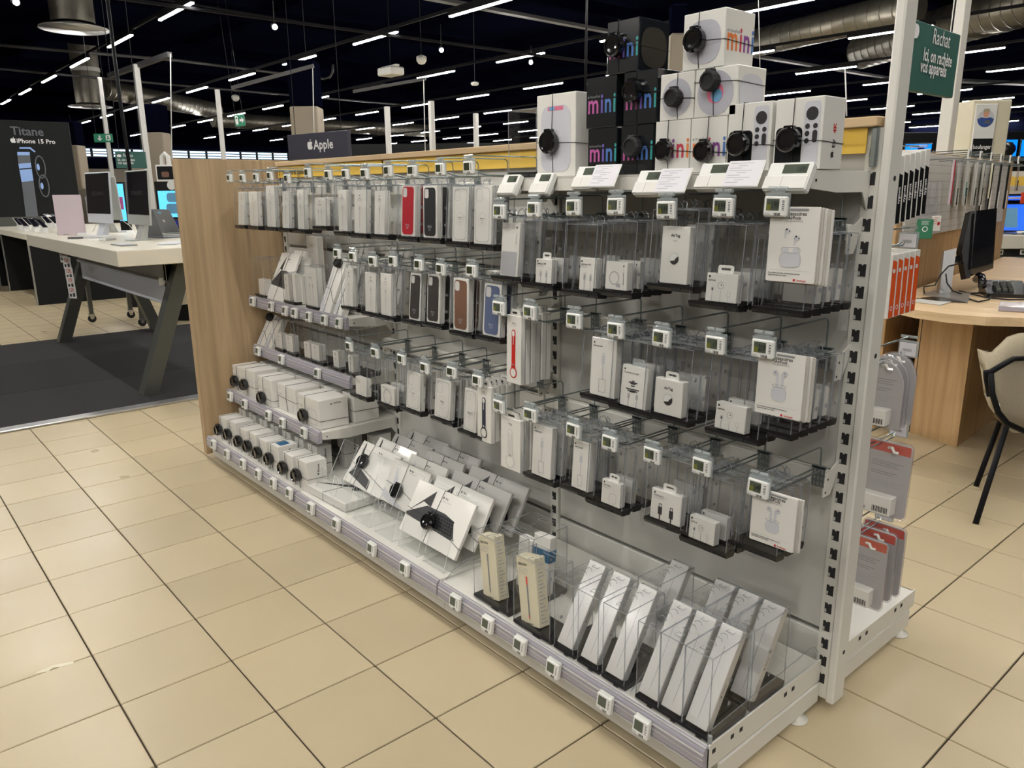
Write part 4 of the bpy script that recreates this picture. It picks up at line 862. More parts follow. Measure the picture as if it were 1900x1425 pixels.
t=thing('stylus_box','plain white box beside the blue-banded one','stylus box',(-.785,-.34,zs+.012),(-.1,0,0)); g=G(); g.bbox(-.028,.028,0,.03,0,.160,'box_white',.0015); g.obj('carton',t); g=G(); lines(g,-.02,.14,.03,4); g.obj('printed_front',t)
# clear fence of the bottom shelf (corner)
t=thing('shelf_divider','low clear plastic divider along the near end of the bottom shelf','divider',(-.006,-.25,zs)); g=G(); g.prismx([(-.225,.0),(.235,.0),(.235,.03),(.215,.055),(.19,.060),(-.225,.040)],-.0008,.0008,'stand_clear'); g.obj('divider_sheet',t); g=G(); g.tube([(0,-.225,.040),(0,.19,.060),(0,.215,.055),(0,.235,.03)],.0012,'acrylic_edge',5); g.cyl((0,-.228,0),(0,-.228,.026),.005,8,'acrylic_holder'); g.obj('divider_edge',t)
t=thing('shelf_divider','low clear plastic divider between the fourth and third pen cases','divider',(-.236,-.36,zs)); g=G(); g.prismx([(-.115,.0),(.2,.0),(.2,.055),(-.06,.045),(-.115,.01)],-.0008,.0008,'stand_clear'); g.obj('divider_sheet',t); g=G(); g.tube([(0,-.115,.01),(0,-.06,.045),(0,.2,.055)],.0012,'acrylic_edge',5); g.obj('divider_edge',t)
t=thing('shelf_divider','low clear plastic divider between the tablet keyboards and the crayon cases','divider',(-.985,-.36,zs)); g=G(); g.prismx([(-.12,.0),(.2,.0),(.2,.05),(-.06,.05),(-.12,.01)],-.0008,.0008,'stand_clear'); g.obj('divider_sheet',t); g=G(); g.tube([(0,-.12,.01),(0,-.06,.05),(0,.2,.05)],.0012,'acrylic_edge',5); g.obj('divider_edge',t)
# ================================================================ TABLET KEYBOARD BOXES on clear easels
def kb(label,x,y,z,w,h,dp,kind,ang,pk=None,yaw=0,body='box_white'):
    t=thing('keyboard_box',label,'keyboard box',(x,y,z),(ang,0,yaw)); g=G(); g.bbox(0,w,0,dp,0,h,body,.0015); g.obj('carton',t)
    g=G(); yy=-.0006
    if kind=='dark1':
        g.flat([(w*.10,h*.98),(w*.12,h*.55),(w*.17,h*.50),(w*.17,h*.60),(w*.13,h*.92)],yy,'kbd_dark'); g.flat([(w*.10,h*.98),(w*.19,h*.60),(w*.19,h*.40),(w*.12,h*.36)],yy,'kbd_dark'); g.flat([(w*.05,h*.20),(w*.20,h*.42),(w*.62,h*.24),(w*.66,h*.04)],yy-.0002,'kbd_dark'); g.flat([(w*.12,h*.36),(w*.20,h*.42),(w*.05,h*.24)],yy,'kbd_dark')
    elif kind=='light':
        g.flat([(w*.16,h*.90),(w*.30,h*.52),(w*.30,h*.10),(w*.20,h*.20)],yy,'mesh_light'); g.flat([(w*.0,h*.30),(w*.30,h*.16),(w*.62,h*.03),(w*.30,.001),(0,h*.10)],yy-.0002,'ink_pale')
    else:
        g.flat([(w*.0,h*.35),(w*.36,h*.93),(w*.36,h*.62),(w*.22,h*.66)],yy,'kbd_dark'); g.flat([(0,h*.35),(w*.30,h*.62),(w*.62,h*.63),(w*.78,h*.58),(w*.88,h*.28)],yy-.0002,'kbd_dark'); g.flat([(w*.0,h*.35),(w*.88,h*.28),(w*.85,h*.26),(w*.02,h*.31)],yy,'kbd_dark')
        for r_ in range(5):
            for c_ in range(9): xx=w*(.40+.045*c_+.008*r_);zz=h*(.58-.055*r_); g.flat([(xx,zz),(xx+w*.036,zz),(xx+w*.036,zz-h*.04),(xx,zz-h*.04)],yy-.0005,'titan_dark')
    g.apple(.008,w*.50,h*.86,'ink',yy); g.text('iPad',.009,w*.53,h*.86,'ink',yy,bold=True); g.text('Magic Keyboard',.007,w*.50,h*.81,'ink_light',yy); g.obj('printed_front',t)
    if pk: puck(t,pk[0]*w,-.001,pk[1]*h,r=.028,th=.026,m='black_gloss'); 
    g=G(); xx=(pk[0] if pk else .45)*w; g.tube([(xx,-.001,0),(xx,-.001,h*.5),(xx+.006,-.001,h),(xx+.02,dp,h+.001)],.0009,'black_rubber',4); g.tube([(-.001,-.001,h*.45),(xx,-.001,h*.42),(w+.001,-.001,h*.2),(w+.001,dp,h*.2)],.0009,'black_rubber',4); g.obj('alarm_wire',t)
    return t
def place_kb(label,br,bl,tr,zb,kind,xr=None,**k):
    B=PZ(br[0],br[1],zb); A=PZ(bl[0],bl[1],zb); T_=PX(tr[0],tr[1],B.x); h=math.hypot(T_.y-B.y,T_.z-B.z); ang=-math.atan2(T_.y-B.y,T_.z-B.z); return kb(label,A.x,B.y,zb,B.x-A.x,h,.013,kind,ang,**k),A,B,h,ang
def easel(label,x,w=.115):
    # bent clear sheet: base plate, front leg rising to a lip that holds the box foot, rear leg
    t=thing('clear_easel',label,'display stand',(x,-.455,zs)); th=.0012
    def strip(g,pts,m='stand_clear'):
        for (a,b) in zip(pts,pts[1:]): g.poly([(0,a[0],a[1]),(w,a[0],a[1]),(w,b[0],b[1]),(0,b[0],b[1])],m)
    prof=[(.20,.002),(0,.002),(.036,.105),(.040,.108),(.046,.100),(.050,.060),(.066,.052),(.150,.205)]
    g=G(); strip(g,prof); g.obj('easel_sheet',t)
    g=G(); P=[(0,a,b) for a,b in prof]+[(w,a,b) for a,b in prof[::-1]]; g.tube(P+[P[0]],.0011,'bright_edge',5); g.obj('easel_edge',t); return t
for i,(br,bl,tr,kind,pk,who) in enumerate((((703,926),(640,888),(745,848),'dark1',(.30,.55),'column by the small phone boxes'),((772,962),(704,926),(800,880),'light',(.40,.35),'middle column'),((842,1040),(757,975),(884,938),'dark2',(.46,.38),'column by the crayon cases'))):
    t,A,B,h,ang=place_kb('white keyboard box, round black alarm, front of the '+who,br,bl,tr,.185,kind,pk=pk)
    for k in range(1,4):
        kb('white keyboard box, '+ORD[k-1]+' behind the front one, '+who,A.x+.005*k,B.y+.075*k,.185+.004*k,(B.x-A.x)*.98,h*(1-.02*k),.013,kind,ang,body='box_white' if k<2 else 'box_grey')
for i,X in enumerate((-1.92,-1.765,-1.61,-1.455,-1.30,-1.15)): easel('bent clear acrylic easel holding the keyboard boxes, '+ORD[i]+' from the small phone boxes',X)
# flat box lying by the small phone boxes
a=PZ(560,893,.168); b=PZ(640,935,.168); c=PZ(685,862,.168)
t=thing('keyboard_box','white keyboard box lying flat beside the small phone boxes','keyboard box',(b.x,b.y,zs),(0,0,math.atan2(b.y-a.y,b.x-a.x)))
w=(b-a).length; L=.26; g=G(); g.bbox(-w,0,0,L,.002,.036,'box_white',.0015); g.obj('carton',t); g=G(); g.poly([(-w*.90,.03,.0366),(-w*.70,.06,.0366),(-w*.35,L*.45,.0366),(-w*.42,L*.5,.0366)],'kbd_dark'); g.poly([(-w*.42,L*.5,.0368),(-w*.30,L*.35,.0368),(-w*.12,L*.55,.0368),(-w*.16,L*.8,.0368),(-w*.3,L*.7,.0368)],'kbd_dark'); g.obj('printed_front',t)
g=G(); g.tube([(-w*.5,-.001,.002),(-w*.5,-.001,.0375),(-w*.4,L,.0375)],.0009,'black_rubber',4); g.obj('alarm_wire',t)
# ================================================================ SMALL BOXES, far bay base shelf
def small(label,x,y,w,h,dp,z,pk=None,kind='phone',yaw=0,body='box_white',cat='phone box',name='phone_box',group=None,band=False):
    t=thing(name,label,cat,(x,y,z),(0,0,yaw),group); g=G(); g.bbox(-w/2,w/2,0,dp,0,h,body,.0015); g.obj('carton',t); g=G()
    if kind=='phone': g.apple(.006,-w*.3,h*.86,'ink',-.0006); lines(g,-w*.36,h*.78,w*.4,2,'ink_light'); g.ring(rr(-w*.30,w*.25,h*.08,h*.55,.006),rr(-w*.285,w*.235,h*.09,h*.54,.005),-.0006,'ink_pale'); g.M=Matrix.Translation((w/2,0,0))@Matrix.Rotation(PI/2,4,'Z'); g.apple(.009,dp*.55,h*.52,'ink',-.0006); g.text('iPhone',.013,dp*.62,h*.60,'ink',-.0006,bold=True,rot=PI/2)
    else: g.apple(.006,-w*.40,h*.84,'ink',-.0006); lines(g,-w*.44,h*.64,w*.18,3,'ink',-.0006,.005); g.ring(rr(-w*.05,w*.36,h*.10,h*.62,.012),rr(-w*.038,w*.348,h*.11,h*.61,.011),-.0006,'ink_light'); g.M=Matrix.Translation((w/2,0,0))@Matrix.Rotation(PI/2,4,'Z'); g.apple(.008,dp*.42,h*.80,'ink',-.0006); g.text('AirPods',.011,dp*.5,h*.81,'ink',-.0006,bold=True)
    g.obj('printed_front',t)
    if band: g=G(); g.box(-w*.2,w*.35,dp*.2,dp*.7,h,h+.0008,'blue_band'); g.obj('blue_sticker',t)
    if pk: puck(t,pk[0]*w,-.001,pk[1]*h,r=.027,th=.030,m=pk[2] if len(pk)>2 else 'black_gloss')
    wires(t,w,h,dp,(pk[0] if pk else 0)*w,(pk[1] if pk else .5)*h); return t
for k,(px,py) in enumerate(((400,799),(415,809),(434,815),(451,827),(469,836),(490,847),(515,857),(540,874))):
    kx=PY(px,py,-.490).x; x=max(kx+.030,-2.985+.045)+(.012 if k else 0); small('white phone box with a black alarm, front row, '+ORD[k]+' from the oak panel',x,-.462,.090,.122+.006*(k%2),.090,zs,pk=(-.30,.46),band=(k==5))
for k in range(7):
    small('white phone box in the second row behind the alarmed phone boxes',-2.93+.128*k,-.335,.085,.125,.07,zs,kind='phone',group='second row of phone boxes on the bottom shelf',pk=(.0,.4) if k==6 else None)
for k in range(5):
    small('white phone box in the last row against the back panel',-2.93+.125*k,-.200,.08,.130,.07,zs,group='last row of phone boxes on the bottom shelf')
small('white phone box standing apart behind the front row, alarm at its side',-2.145,-.205,.060,.150,.09,zs,pk=(-.5,.45))
small('white phone box standing apart by the middle upright, alarm at its side',-2.045,-.115,.055,.150,.09,zs,pk=(-.5,.45))
# third shelf adapter boxes
z3=.3565
for k,(x0,x1,h,yy,pk) in enumerate(((-2.975,-2.86,.125,-.345,(-.05,.40)),(-2.85,-2.70,.135,-.350,(-.12,.42)),(-2.65,-2.50,.128,-.352,(-.10,.26)),(-2.48,-2.30,.120,-.330,None),(-2.225,-2.035,.125,-.352,(-.15,.32)))):
    small('white audio box '+('with a black alarm' if pk else 'without an alarm')+', '+ORD[k]+' from the oak panel on the third shelf',(x0+x1)/2,yy,x1-x0,h,.135 if k==4 else .12,z3,pk=pk,kind='pods',cat='audio box',name='audio_box')
for k in range(5): small('white audio box in the rear row of the third shelf',-2.90+.165*k,-.20,.155,.12,.13,z3,kind='pods',cat='audio box',name='audio_box',group='rear row of audio boxes on the third shelf',pk=(-.3,.5) if k==4 else None)
t=small('white audio box jutting past the middle upright on the third shelf',-2.08,-.215,.10,.125,.12,z3+.0,pk=(-.45,.45),kind='pods',cat='audio box',name='audio_box')
t.location=(-2.075,-.195,z3)
# first and second short shelf
z1=.8125; z2=.5635
def sc(label,px0,py0,px1,py1,zb,yf,d,tray=True):
    A=PY(px0,py0,yf);B=PY(px1,py1,yf); return case_root(label,((A.x+B.x)/2,yf,zb+.006),(0,0,0),round(B.x-A.x,3),A.z-zb-.006,d=d)
sc('clear case on the upper short shelf nearest the oak panel',468,478,493,552,z1,-.200,.09)
sc('clear case with two slim boxes on the upper short shelf',523,506,545,564,z1,-.200,.09)
sc('clear case with a broad box on the upper short shelf',563,493,592,572,z1,-.200,.09)
def sp(name,label,l,t_,r_,b,yf,zb,kind='slim',ang=0,dp=.03,acc=None,lean=0,yaw=0,h=None):
    A=PY(l,t_,yf);B=PY(r_,b,yf); return product(name,label,'accessory box',((A.x+B.x)/2,yf,zb),(lean,ang,yaw),B.x-A.x,h or (A.z-zb),dp,kind,acc)
sp('small_box','small white box in the case nearest the oak panel, upper short shelf',479,517,495,549,-.19,z1+.014,'plain')
sp('slim_adapter_box','slim white adapter box in the second case of the upper short shelf',526,508,538,560,-.19,z1+.014,'slim')
sp('slim_adapter_box','slim pale box next to the slim adapter box, upper short shelf',541,508,550,560,-.19,z1+.014,'plain')
sp('cable_box','broad white two-cable box, upper short shelf',565,496,590,570,-.19,z1+.014,'wide2')
sp('slim_adapter_box','thin white box squeezed between the cases, upper short shelf',555,512,563,568,-.16,z1+.002,'plain')
A=PY(493,555,-.195); kb('wide white tablet keyboard box with a dark screen picture leaning on the upper short shelf',A.x,-.195,z1+.002,.20,.24,.012,'dark2',-.45)
kb('white tablet box leaning behind the dark-screen one, upper short shelf',A.x+.05,-.14,z1+.002,.20,.245,.012,'light',-.38)
A=PY(592,590,-.20); t=kb('tall white watch-strap box leaning with a black alarm at its top, upper short shelf',A.x,-.200,z1+.001,.10,.25,.03,'light',-.42); puck(t,.06,-.001,.22,r=.02,m='black_rubber')
kb('tall white box leaning beside the alarm box, upper short shelf',A.x+.13,-.200,z1+.001,.07,.22,.03,'light',-.42)
case_root('clear case standing at the back of the upper short shelf',(-2.42,-.09,z1+.2),(0,0,0),.10,.178) if False else None
sp('slim_adapter_box','tall pale box standing in the air of a rear clear case, upper short shelf',568,437,592,500,-.06,z1+.002,'slim',h=.30)
sc('tall clear case at the back of the upper short shelf',566,436,608,500,z1,-.070,.06)
for k in range(3): kb('grey long box leaning against the back panel under the top row, '+ORD[k],-2.05+.10*k,-.13,z1+.0,.07,.30,.03,'light',-.30,body='box_grey')if k else kb('grey long box leaning against the back panel nearest the oak panel',-2.16,-.13,z1+.002,.07,.30,.03,'light',-.30,body='box_grey')
# second
sc('clear case on the second short shelf nearest the oak panel',506,592,526,655,z2,-.198,.09); sc('clear case with one box on the second short shelf',527,594,549,662,z2,-.198,.09)
sc('clear case with two small boxes on the second short shelf',551,596,600,682,z2,-.198,.10); sc('clear case at the far part of the second short shelf end',603,602,634,695,z2,-.198,.10); sc('clear case at the second short shelf end by the middle bay',636,606,668,705,z2,-.198,.10)
for l,t_,r_,b,nm in ((510,617,524,650,'third'),(528,620,544,657,'fourth'),(563,633,576,668,'fifth'),(577,637,593,672,'sixth'),(617,650,629,687,'seventh'),(645,658,656,695,'eighth')):
    sp('small_box','small white accessory box, '+nm+' box on the second short shelf',l,t_,r_,b,-.188,z2+.014,'slim',dp=.035)
A=PY(477,645,-.2); t=kb('white strap box leaning with a black alarm, second short shelf by the oak panel',A.x,-.200,z2+.001,.085,.17,.03,'light',-.5); puck(t,.05,-.001,.15,r=.02,m='black_rubber')
kb('white strap box leaning next to the alarmed one, second short shelf',A.x+.095,-.200,z2+.001,.075,.16,.03,'light',-.5)
# ================================================================ REAR SIDE OF THE GONDOLA
def rhook(X,z,L,label,holder=True,y0=.06):
    t=thing('display_hook',label,'hook',(X,y0,z)); g=G(); g.tube([(0,0,-.04),(0,0,.01),(0,.01,.04),(0,L,.045)],.0022,'zinc',6); g.obj('label_arm',t); g=G()
    for s in (-1,1): g.tube([(s*.008,0,0),(s*.008,L-.05,0),(s*.004,L-.03,.006)],.0022,'zinc',6)
    g.obj('prong',t)
    if holder: g=G(); g.bbox(-.026,.026,L-.002,L+.006,-.012,.034,'acrylic_holder',.002); g.cyl((-.022,L,.045),(.022,L,.045),.004,8,'acrylic_holder'); g.bbox(-.022,.022,L-.004,L-.002,-.008,.028,'paper',.001)
    if holder:
        for k in range(8): g.flat([(-.012+k*.003,.004),(-.0105+k*.003,.004),(-.0105+k*.003,.012),(-.012+k*.003,.012)],L-.0045,'ink_grey')
        g.obj('ticket_holder',t)
rhook(-.095,1.375,.40,'rear hook at the top by the white post holding black-edged boxes'); rhook(-.095,1.165,.40,'rear hook holding the orange-edged boxes'); rhook(-.05,.875,.37,'rear hook holding the arched blister packs'); rhook(-.05,.645,.37,'rear hook holding the red-topped blister pack'); rhook(-.05,.40,.34,'rear hook holding the lowest red-topped packs')
def fbox(name,label,x1,y,z0,w,h,dp,edge,fn=None,group=None):
    # hangs facing away (+Y); its +X edge is what one sees
    t=thing(name,label,'boxed accessory',(x1,y,z0),(0,0,0),group); g=G(); g.bbox(-w,0,0,dp,0,h,'box_white',.001); g.obj('carton',t)
    g=G(); g.poly([(.0004,.0015,.002),(.0004,dp-.0015,.002),(.0004,dp-.0015,h*.72 if edge=='black_plastic' else h*.88),(.0004,.0015,h*.76 if edge=='black_plastic' else h*.92)],edge); g.obj('coloured_edge',t); return t
for k in range(6):
    y=.265+.030*k
    t=fbox('mount_box','boxed accessory with a black edge, '+ORD[k]+' from the white post on the top rear hook',-.052,y,1.225+.004*k,.09,.165,.0215,'black_plastic'); t.rotation_euler=(.05,0,-.10)
    g=G(Matrix.Translation((.0008,.004,.03))@Matrix.Rotation(PI/2,4,'Z')); g.text('cygnett',.014,.009,.02,'sign_white',0,bold=True,rot=PI/2); g.obj('edge_print',t)
for k in range(5):
    y=.284+.0335*k; t=fbox('cable_pack','boxed accessory with an orange edge, '+ORD[k]+' from the white post on the second rear hook',-.052,y,.985+.001*k,.095,.165,.0245,'orange'); t.rotation_euler=(.03,0,-.08)
    g=G(Matrix.Translation((.0008,0,0))@Matrix.Rotation(PI/2,4,'Z')); g.ring(circ(.0105,.026,.0060,14),circ(.0105,.026,.0042,14),-.0006,'sign_white'); g.flat(rr(.003,.0145,.118,.128,.002),-.0006,'box_white'); g.obj('edge_print',t)
# arched blister packs
def blister(label,x,y,z0,w,h,arch,top=None,group=None,box=True):
    t=thing('blister_pack',label,'blister pack',(x,y,z0),(random.uniform(-.03,.03),0,random.uniform(-.05,.08)),group)
    if arch: o=[(-w/2,0),(w/2,0),(w/2,h*.62)]+[(w/2*math.cos(a),h*.62+h*.38*math.sin(a)) for a in [PI*k/14 for k in range(1,14)]]+[(-w/2,h*.62)]
    else: o=rr(-w/2,w/2,0,h,.012)
    g=G(); g.prism(o,-.001,.003,'box_grey'); g.obj('card_back',t)
    g=G(); o2=[((a)*1.05,h*.5+(b-h*.5)*1.04) for a,b in o]; g.prism(o2,-.003,.005,'blister'); g.obj('clear_blister',t)
    g=G(); y_=-.0014
    if top: g.flat([(-w*.48,h*.86),(w*.48,h*.86),(w*.48,h*.985),(-w*.48,h*.985)],y_,top)
    lines(g,-w*.35,h*.72,w*.7,3,'ink_grey',y_,.006,.0016); lines(g,-w*.35,h*.58,w*.6,2,'ink_grey',y_,.006,.0016); lines(g,-w*.4,h*.46,w*.8,3,'ink_light',y_,.006,.0012); g.obj('printed_text',t)
    if box:
        g=G(); g.bbox(-w*.42,w*.30,-.035,-.001,h*.05,h*.30,'box_white',.002)
        for k in range(12): g.flat([(-w*.10+k*.0035,h*.08),(-w*.10+k*.0035+.0015+.001*(k%2),h*.08),(-w*.10+k*.0035+.0015+.001*(k%2),h*.16),(-w*.10+k*.0035,h*.16)],-.0355,'ink')
        g.text('CE',.012,-w*.36,h*.08,'ink',-.0355); g.obj('inner_carton',t)
    g=G(); g.tube([(0,-.004,h*.93),(.012,-.012,h*.95),(.02,-.016,h*.90),(.03,-.012,h*.895)],.004,'box_white',6); g.obj('hook_stop',t); return t
blister('arched clear blister pack with a white card, first on its rear hook',-.040,.262,.705,.115,.175,True)
blister('arched clear blister pack, second on its rear hook',-.045,.300,.705,.115,.180,True,box=False)
blister('arched clear blister pack, third on its rear hook',-.045,.342,.705,.115,.182,True,box=False)
blister('square blister pack with a red top band on the fourth rear hook',-.018,.300,.448,.120,.205,False,'red_pack')
blister('square blister pack with an orange top band, front of the lowest rear hook',-.032,.262,.185,.115,.198,False,'orange')
blister('square blister pack with a red top band, middle of the lowest rear hook',-.026,.300,.200,.115,.20,False,'red_pack',box=False)
blister('square blister pack with a dark red top band, last of the lowest rear hook',-.020,.338,.205,.115,.20,False,'red_pack',box=False)
# ================================================================ MAT
mt=thing('entrance_mat','large charcoal floor mat with an aluminium edge strip under the white table','mat',(-4.35,-.1,0))
g=G(); g.box(-3.0,0,-3.4,2.4,.0005,.010,'carpet'); g.obj('mat_surface',mt)
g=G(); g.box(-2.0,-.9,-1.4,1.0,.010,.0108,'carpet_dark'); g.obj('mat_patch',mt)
g=G(); g.bbox(-.005,.085,-3.4,2.4,.0005,.014,'alu',.003); g.obj('edge_strip',mt)
# ================================================================ DISPLAY TABLE
TZ=.975
tb=thing('display_table','large white display table on dark splayed legs carrying the desktop computers','table',(-5.9,.1,0))
x0,x1=-1.52,1.45; y0,y1=-.545,.60
g=G(); g.bbox(x0,x1,y0,y1,TZ-.10,TZ,'table_white',.004); g.obj('table_top',tb)
g=G(); g.bbox(x0+.25,x1-.22,y0+.34,y0+.40,TZ-.40,TZ-.10,'table_shade',.004); g.bbox(x0+.25,x1-.22,y1-.40,y1-.34,TZ-.40,TZ-.10,'table_shade',.004); g.box(x1-.26,x1-.22,y0+.34,y1-.34,TZ-.40,TZ-.10,'table_white'); g.obj('apron_panel',tb)
g=G(); g.bbox(x0+.25,x1-.24,y0+.325,y0+.34,TZ-.25,TZ-.225,'table_shade',.003); g.bbox(x1-.26,x1-.24,y0+.30,y0+.33,TZ-.26,TZ-.21,'esl_white',.003); g.obj('cable_rail',tb)
for X in (1.28,-1.26):
    for s in (-1,1):
        g=G(); yb=-.42 if s<0 else .40; yt=-.10 if s<0 else .12; w=.055
        g.add([(X-w,yb-.05,.011),(X+w,yb-.05,.011),(X+w,yb+.05,.011),(X-w,yb+.05,.011),(X-w,yt-.05,TZ-.10),(X+w,yt-.05,TZ-.10),(X+w,yt+.05,TZ-.10),(X-w,yt+.05,TZ-.10)],[(3,2,1,0),(4,5,6,7),(0,1,5,4),(1,2,6,5),(2,3,7,6),(3,0,4,7)],'leg_grey'); g.obj('leg',tb)
# price tickets hanging by the table
for k,(x,y) in enumerate(((118,476),(124,488),(128,508),(131,525),(134,543))):
    p=PY(x,y,-.30); t=thing('price_ticket','small white price ticket in red figures, '+ORD[k]+' down by the white table','ticket',p,(0,0,.5)); g=G(); g.bbox(-.045,.045,0,.004,-.05,.05,'esl_white',.002); g.obj('ticket_card',t); g=G(); g.text('129,',.045,0,.008,'ink_red',-.0008,'C',bold=True,sx=.8); g.flat(rr(-.03,-.008,-.035,-.01,.003),-.0008,'ink'); g.flat(rr(.006,.03,-.035,-.004,.003),-.0008,'ink'); g.obj('printed_figures',t)
# things on the table
def onT(px,py): return PZ(px,py,TZ)
def desktop(label,px,py,w,h,yaw,body,tilt=-.06,port=True,txt=True):
    p=onT(px,py); t=thing('desktop_computer',label,'computer',(p.x,p.y,TZ),(0,0,yaw))
    g=G(); g.bbox(-.075,.075,-.07,.07,0,.006,body,.002); g.prismx([(.0,.004),(.05,.004),(.085,.19),(.07,.19)],-.065,.065,body); g.obj('foot_stand',t)
    g=G(Matrix.Translation((0,.02,.115))@Matrix.Rotation(tilt,4,'X')); g.bbox(-w/2,w/2,0,.014,0,h,body,.004); g.obj('display_housing',t)
    g=G(Matrix.Translation((0,.02,.115))@Matrix.Rotation(tilt,4,'X')); g.flat(rr(-w/2+.010,w/2-.010,.075,h-.010,.004),-.0008,'screen_off'); g.obj('screen',t)
    if txt: g=G(Matrix.Translation((0,.02,.115))@Matrix.Rotation(tilt,4,'X')); g.text('ULTRA-RAPIDE',.042,0,h*.55,'ink',-.0014,'C',bold=True,sx=.9); g.obj('painted_reflection',t)  # reflection of lettering in the dark screen, painted on as flat faint text
    return t
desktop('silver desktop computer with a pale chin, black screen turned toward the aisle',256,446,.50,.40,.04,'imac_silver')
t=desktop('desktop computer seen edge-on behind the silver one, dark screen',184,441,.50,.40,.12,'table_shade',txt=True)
t=desktop('second-row desktop computer seen from the back between the screens',214,431,.50,.38,3.3,'imac_silver',txt=False)
def lap(label,px,py,yaw,w=.31,d=.22,ang=1.15,col='laptop_grey',scr='screen_off'):
    p=onT(px,py); t=thing('laptop',label,'laptop',(p.x,p.y,TZ),(0,0,yaw)); g=G(); g.bbox(-w/2,w/2,-d/2,d/2,0,.012,col,.004); g.obj('keyboard_base',t)
    g=G(Matrix.Translation((0,d/2,.012))@Matrix.Rotation(-(PI/2-ang)+0,4,'X')); g.bbox(-w/2,w/2,0,.006,0,d,col,.003); g.obj('lid',t)
    g=G(Matrix.Translation((0,d/2,.012))@Matrix.Rotation(-(PI/2-ang),4,'X')); g.flat(rr(-w/2+.008,w/2-.008,.01,d-.008,.004),-.0008,scr); g.M=g.M@Matrix.Translation((0,.0065,0))@Matrix.Rotation(PI,4,'Z'); g.apple(.03,0,d*.45,'chrome',-.0006); g.flat(rr(-.03,.03,d*.82,d*.9,.004),-.0006,'led_blue'); g.obj('screen_and_emblem',t)
lap('dark grey laptop open beside the silver desktop computer, lid to the aisle',305,440,3.45,ang=1.25)
lap('second dark laptop partly hidden by the oak end panel',338,432,3.4)
def board(label,px0,py0,px1,py1,base,h,m,yaw=None):
    pass
p=onT(108,437); q=onT(160,435); t=thing('info_board','pale pink acrylic info board standing at the table corner','info board',(p.x,p.y,TZ),(0,0,math.atan2(q.y-p.y,q.x-p.x))); L=(q-p).length; hh=.34; g=G(); g.bbox(0,L,0,.006,0,hh,'pinkboard',.002); g.obj('board',t); g=G(); lines(g,L*.1,hh*.86,L*.8,4,'ink_pale',-.0006,.022,.004); g.obj('printed_text',t)
p=onT(283,440); t=thing('info_board','pale info board leaning behind the silver desktop computer','info board',(p.x-.05,p.y+.30,TZ),(-.2,0,.8)); g=G(); g.bbox(0,.26,0,.006,0,.30,'pinkboard',.002); g.obj('board',t)
for k,(x,y,w,d,h,m,nm,lb) in enumerate(((180,441,.24,.10,.02,'esl_white','keyboard','thin white keyboard lying near the table corner'),(140,443,.10,.06,.012,'laptop_grey','phone','grey phone lying flat by the pink board'),(120,436,.12,.07,.012,'alu','phone','silver phone lying by the far table corner'),(230,455,.25,.11,.008,'alu','tablet','pale tablet lying at the near edge of the table'),(155,437,.20,.08,.02,'esl_white','mouse_tray','white tray beside the pink board'),(320,452,.28,.12,.008,'table_shade','tablet','pale tablet by the oak panel side of the table'),(200,446,.12,.06,.02,'esl_white','trackpad','white trackpad before the edge-on computer'))):
    p=onT(x,y); t=thing(nm,lb,nm.replace('_',' '),(p.x,p.y,TZ+.0005),(0,0,.9-.3*k)); g=G(); g.bbox(-w/2,w/2,-d/2,d/2,0,h,m,.003); g.obj('body',t); g=G(); g.box(-w*.4,w*.4,-d*.35,d*.35,h,h+.001,'ink_pale' if m!='laptop_grey' else 'screen_off'); g.obj('face',t)
def cable(label,pts,m='esl_white',r=.003,nmm='cable'): g=G(); g.tube([tuple(p) for p in pts],r,m,6); return g.obj(nmm,smooth=True,label=label,category='cable')
cable('white cable arching over the table beside the pink board',[PD(172,430,7.6),PD(178,418,7.6),PD(190,416,7.6),PD(198,425,7.6),PD(205,438,7.6)])
cable('white cable looping from the second-row computer to the silver one',[PD(206,405,7.4),PD(225,408,7.2),PD(240,418,6.9),PD(252,432,6.7)])
cable('thin white cable trailing from the silver computer over the table',[PD(276,430,6.4),PD(290,438,6.4),PD(300,449,6.3),PD(322,454,6.2)],r=.002)
cable('black cable hanging behind the edge-on computer',[PD(200,408,7.5),PD(210,414,7.5),PD(214,428,7.5)],'black_rubber')
# wheeled trolley behind the table
tr=thing('wheeled_trolley','grey trolley on swivel castors standing behind the white table','trolley',(-9.0,1.0,0))
def off(p): return Vector(p)-Vector((-9.0,1.0,0))
for (x,y) in ((172,598),(265,605),(244,590)):
    p=off(PZ(x,y,0)); g=G(Matrix.Translation(p)); g.cyl((-.012,0,.04),(.012,0,.04),.04,16,'black_rubber'); g.prismx([(-.03,.09),(.03,.09),(.012,.035),(-.012,.035)],-.02,.02,'chrome'); g.obj('castor',tr); g=G(Matrix.Translation(p)); g.bbox(-.02,.02,-.02,.02,.09,.75,'leg_grey',.003); g.obj('upright_tube',tr)
g=G(); pts=[off(PZ(x,y,0)) for x,y in ((172,598),(265,605))]; g.bbox(min(p.x for p in pts)-.05,max(p.x for p in pts)+.05,min(p.y for p in pts),max(p.y for p in pts)+.3,.62,.78,'dark_panel',.01); g.obj('tray',tr)
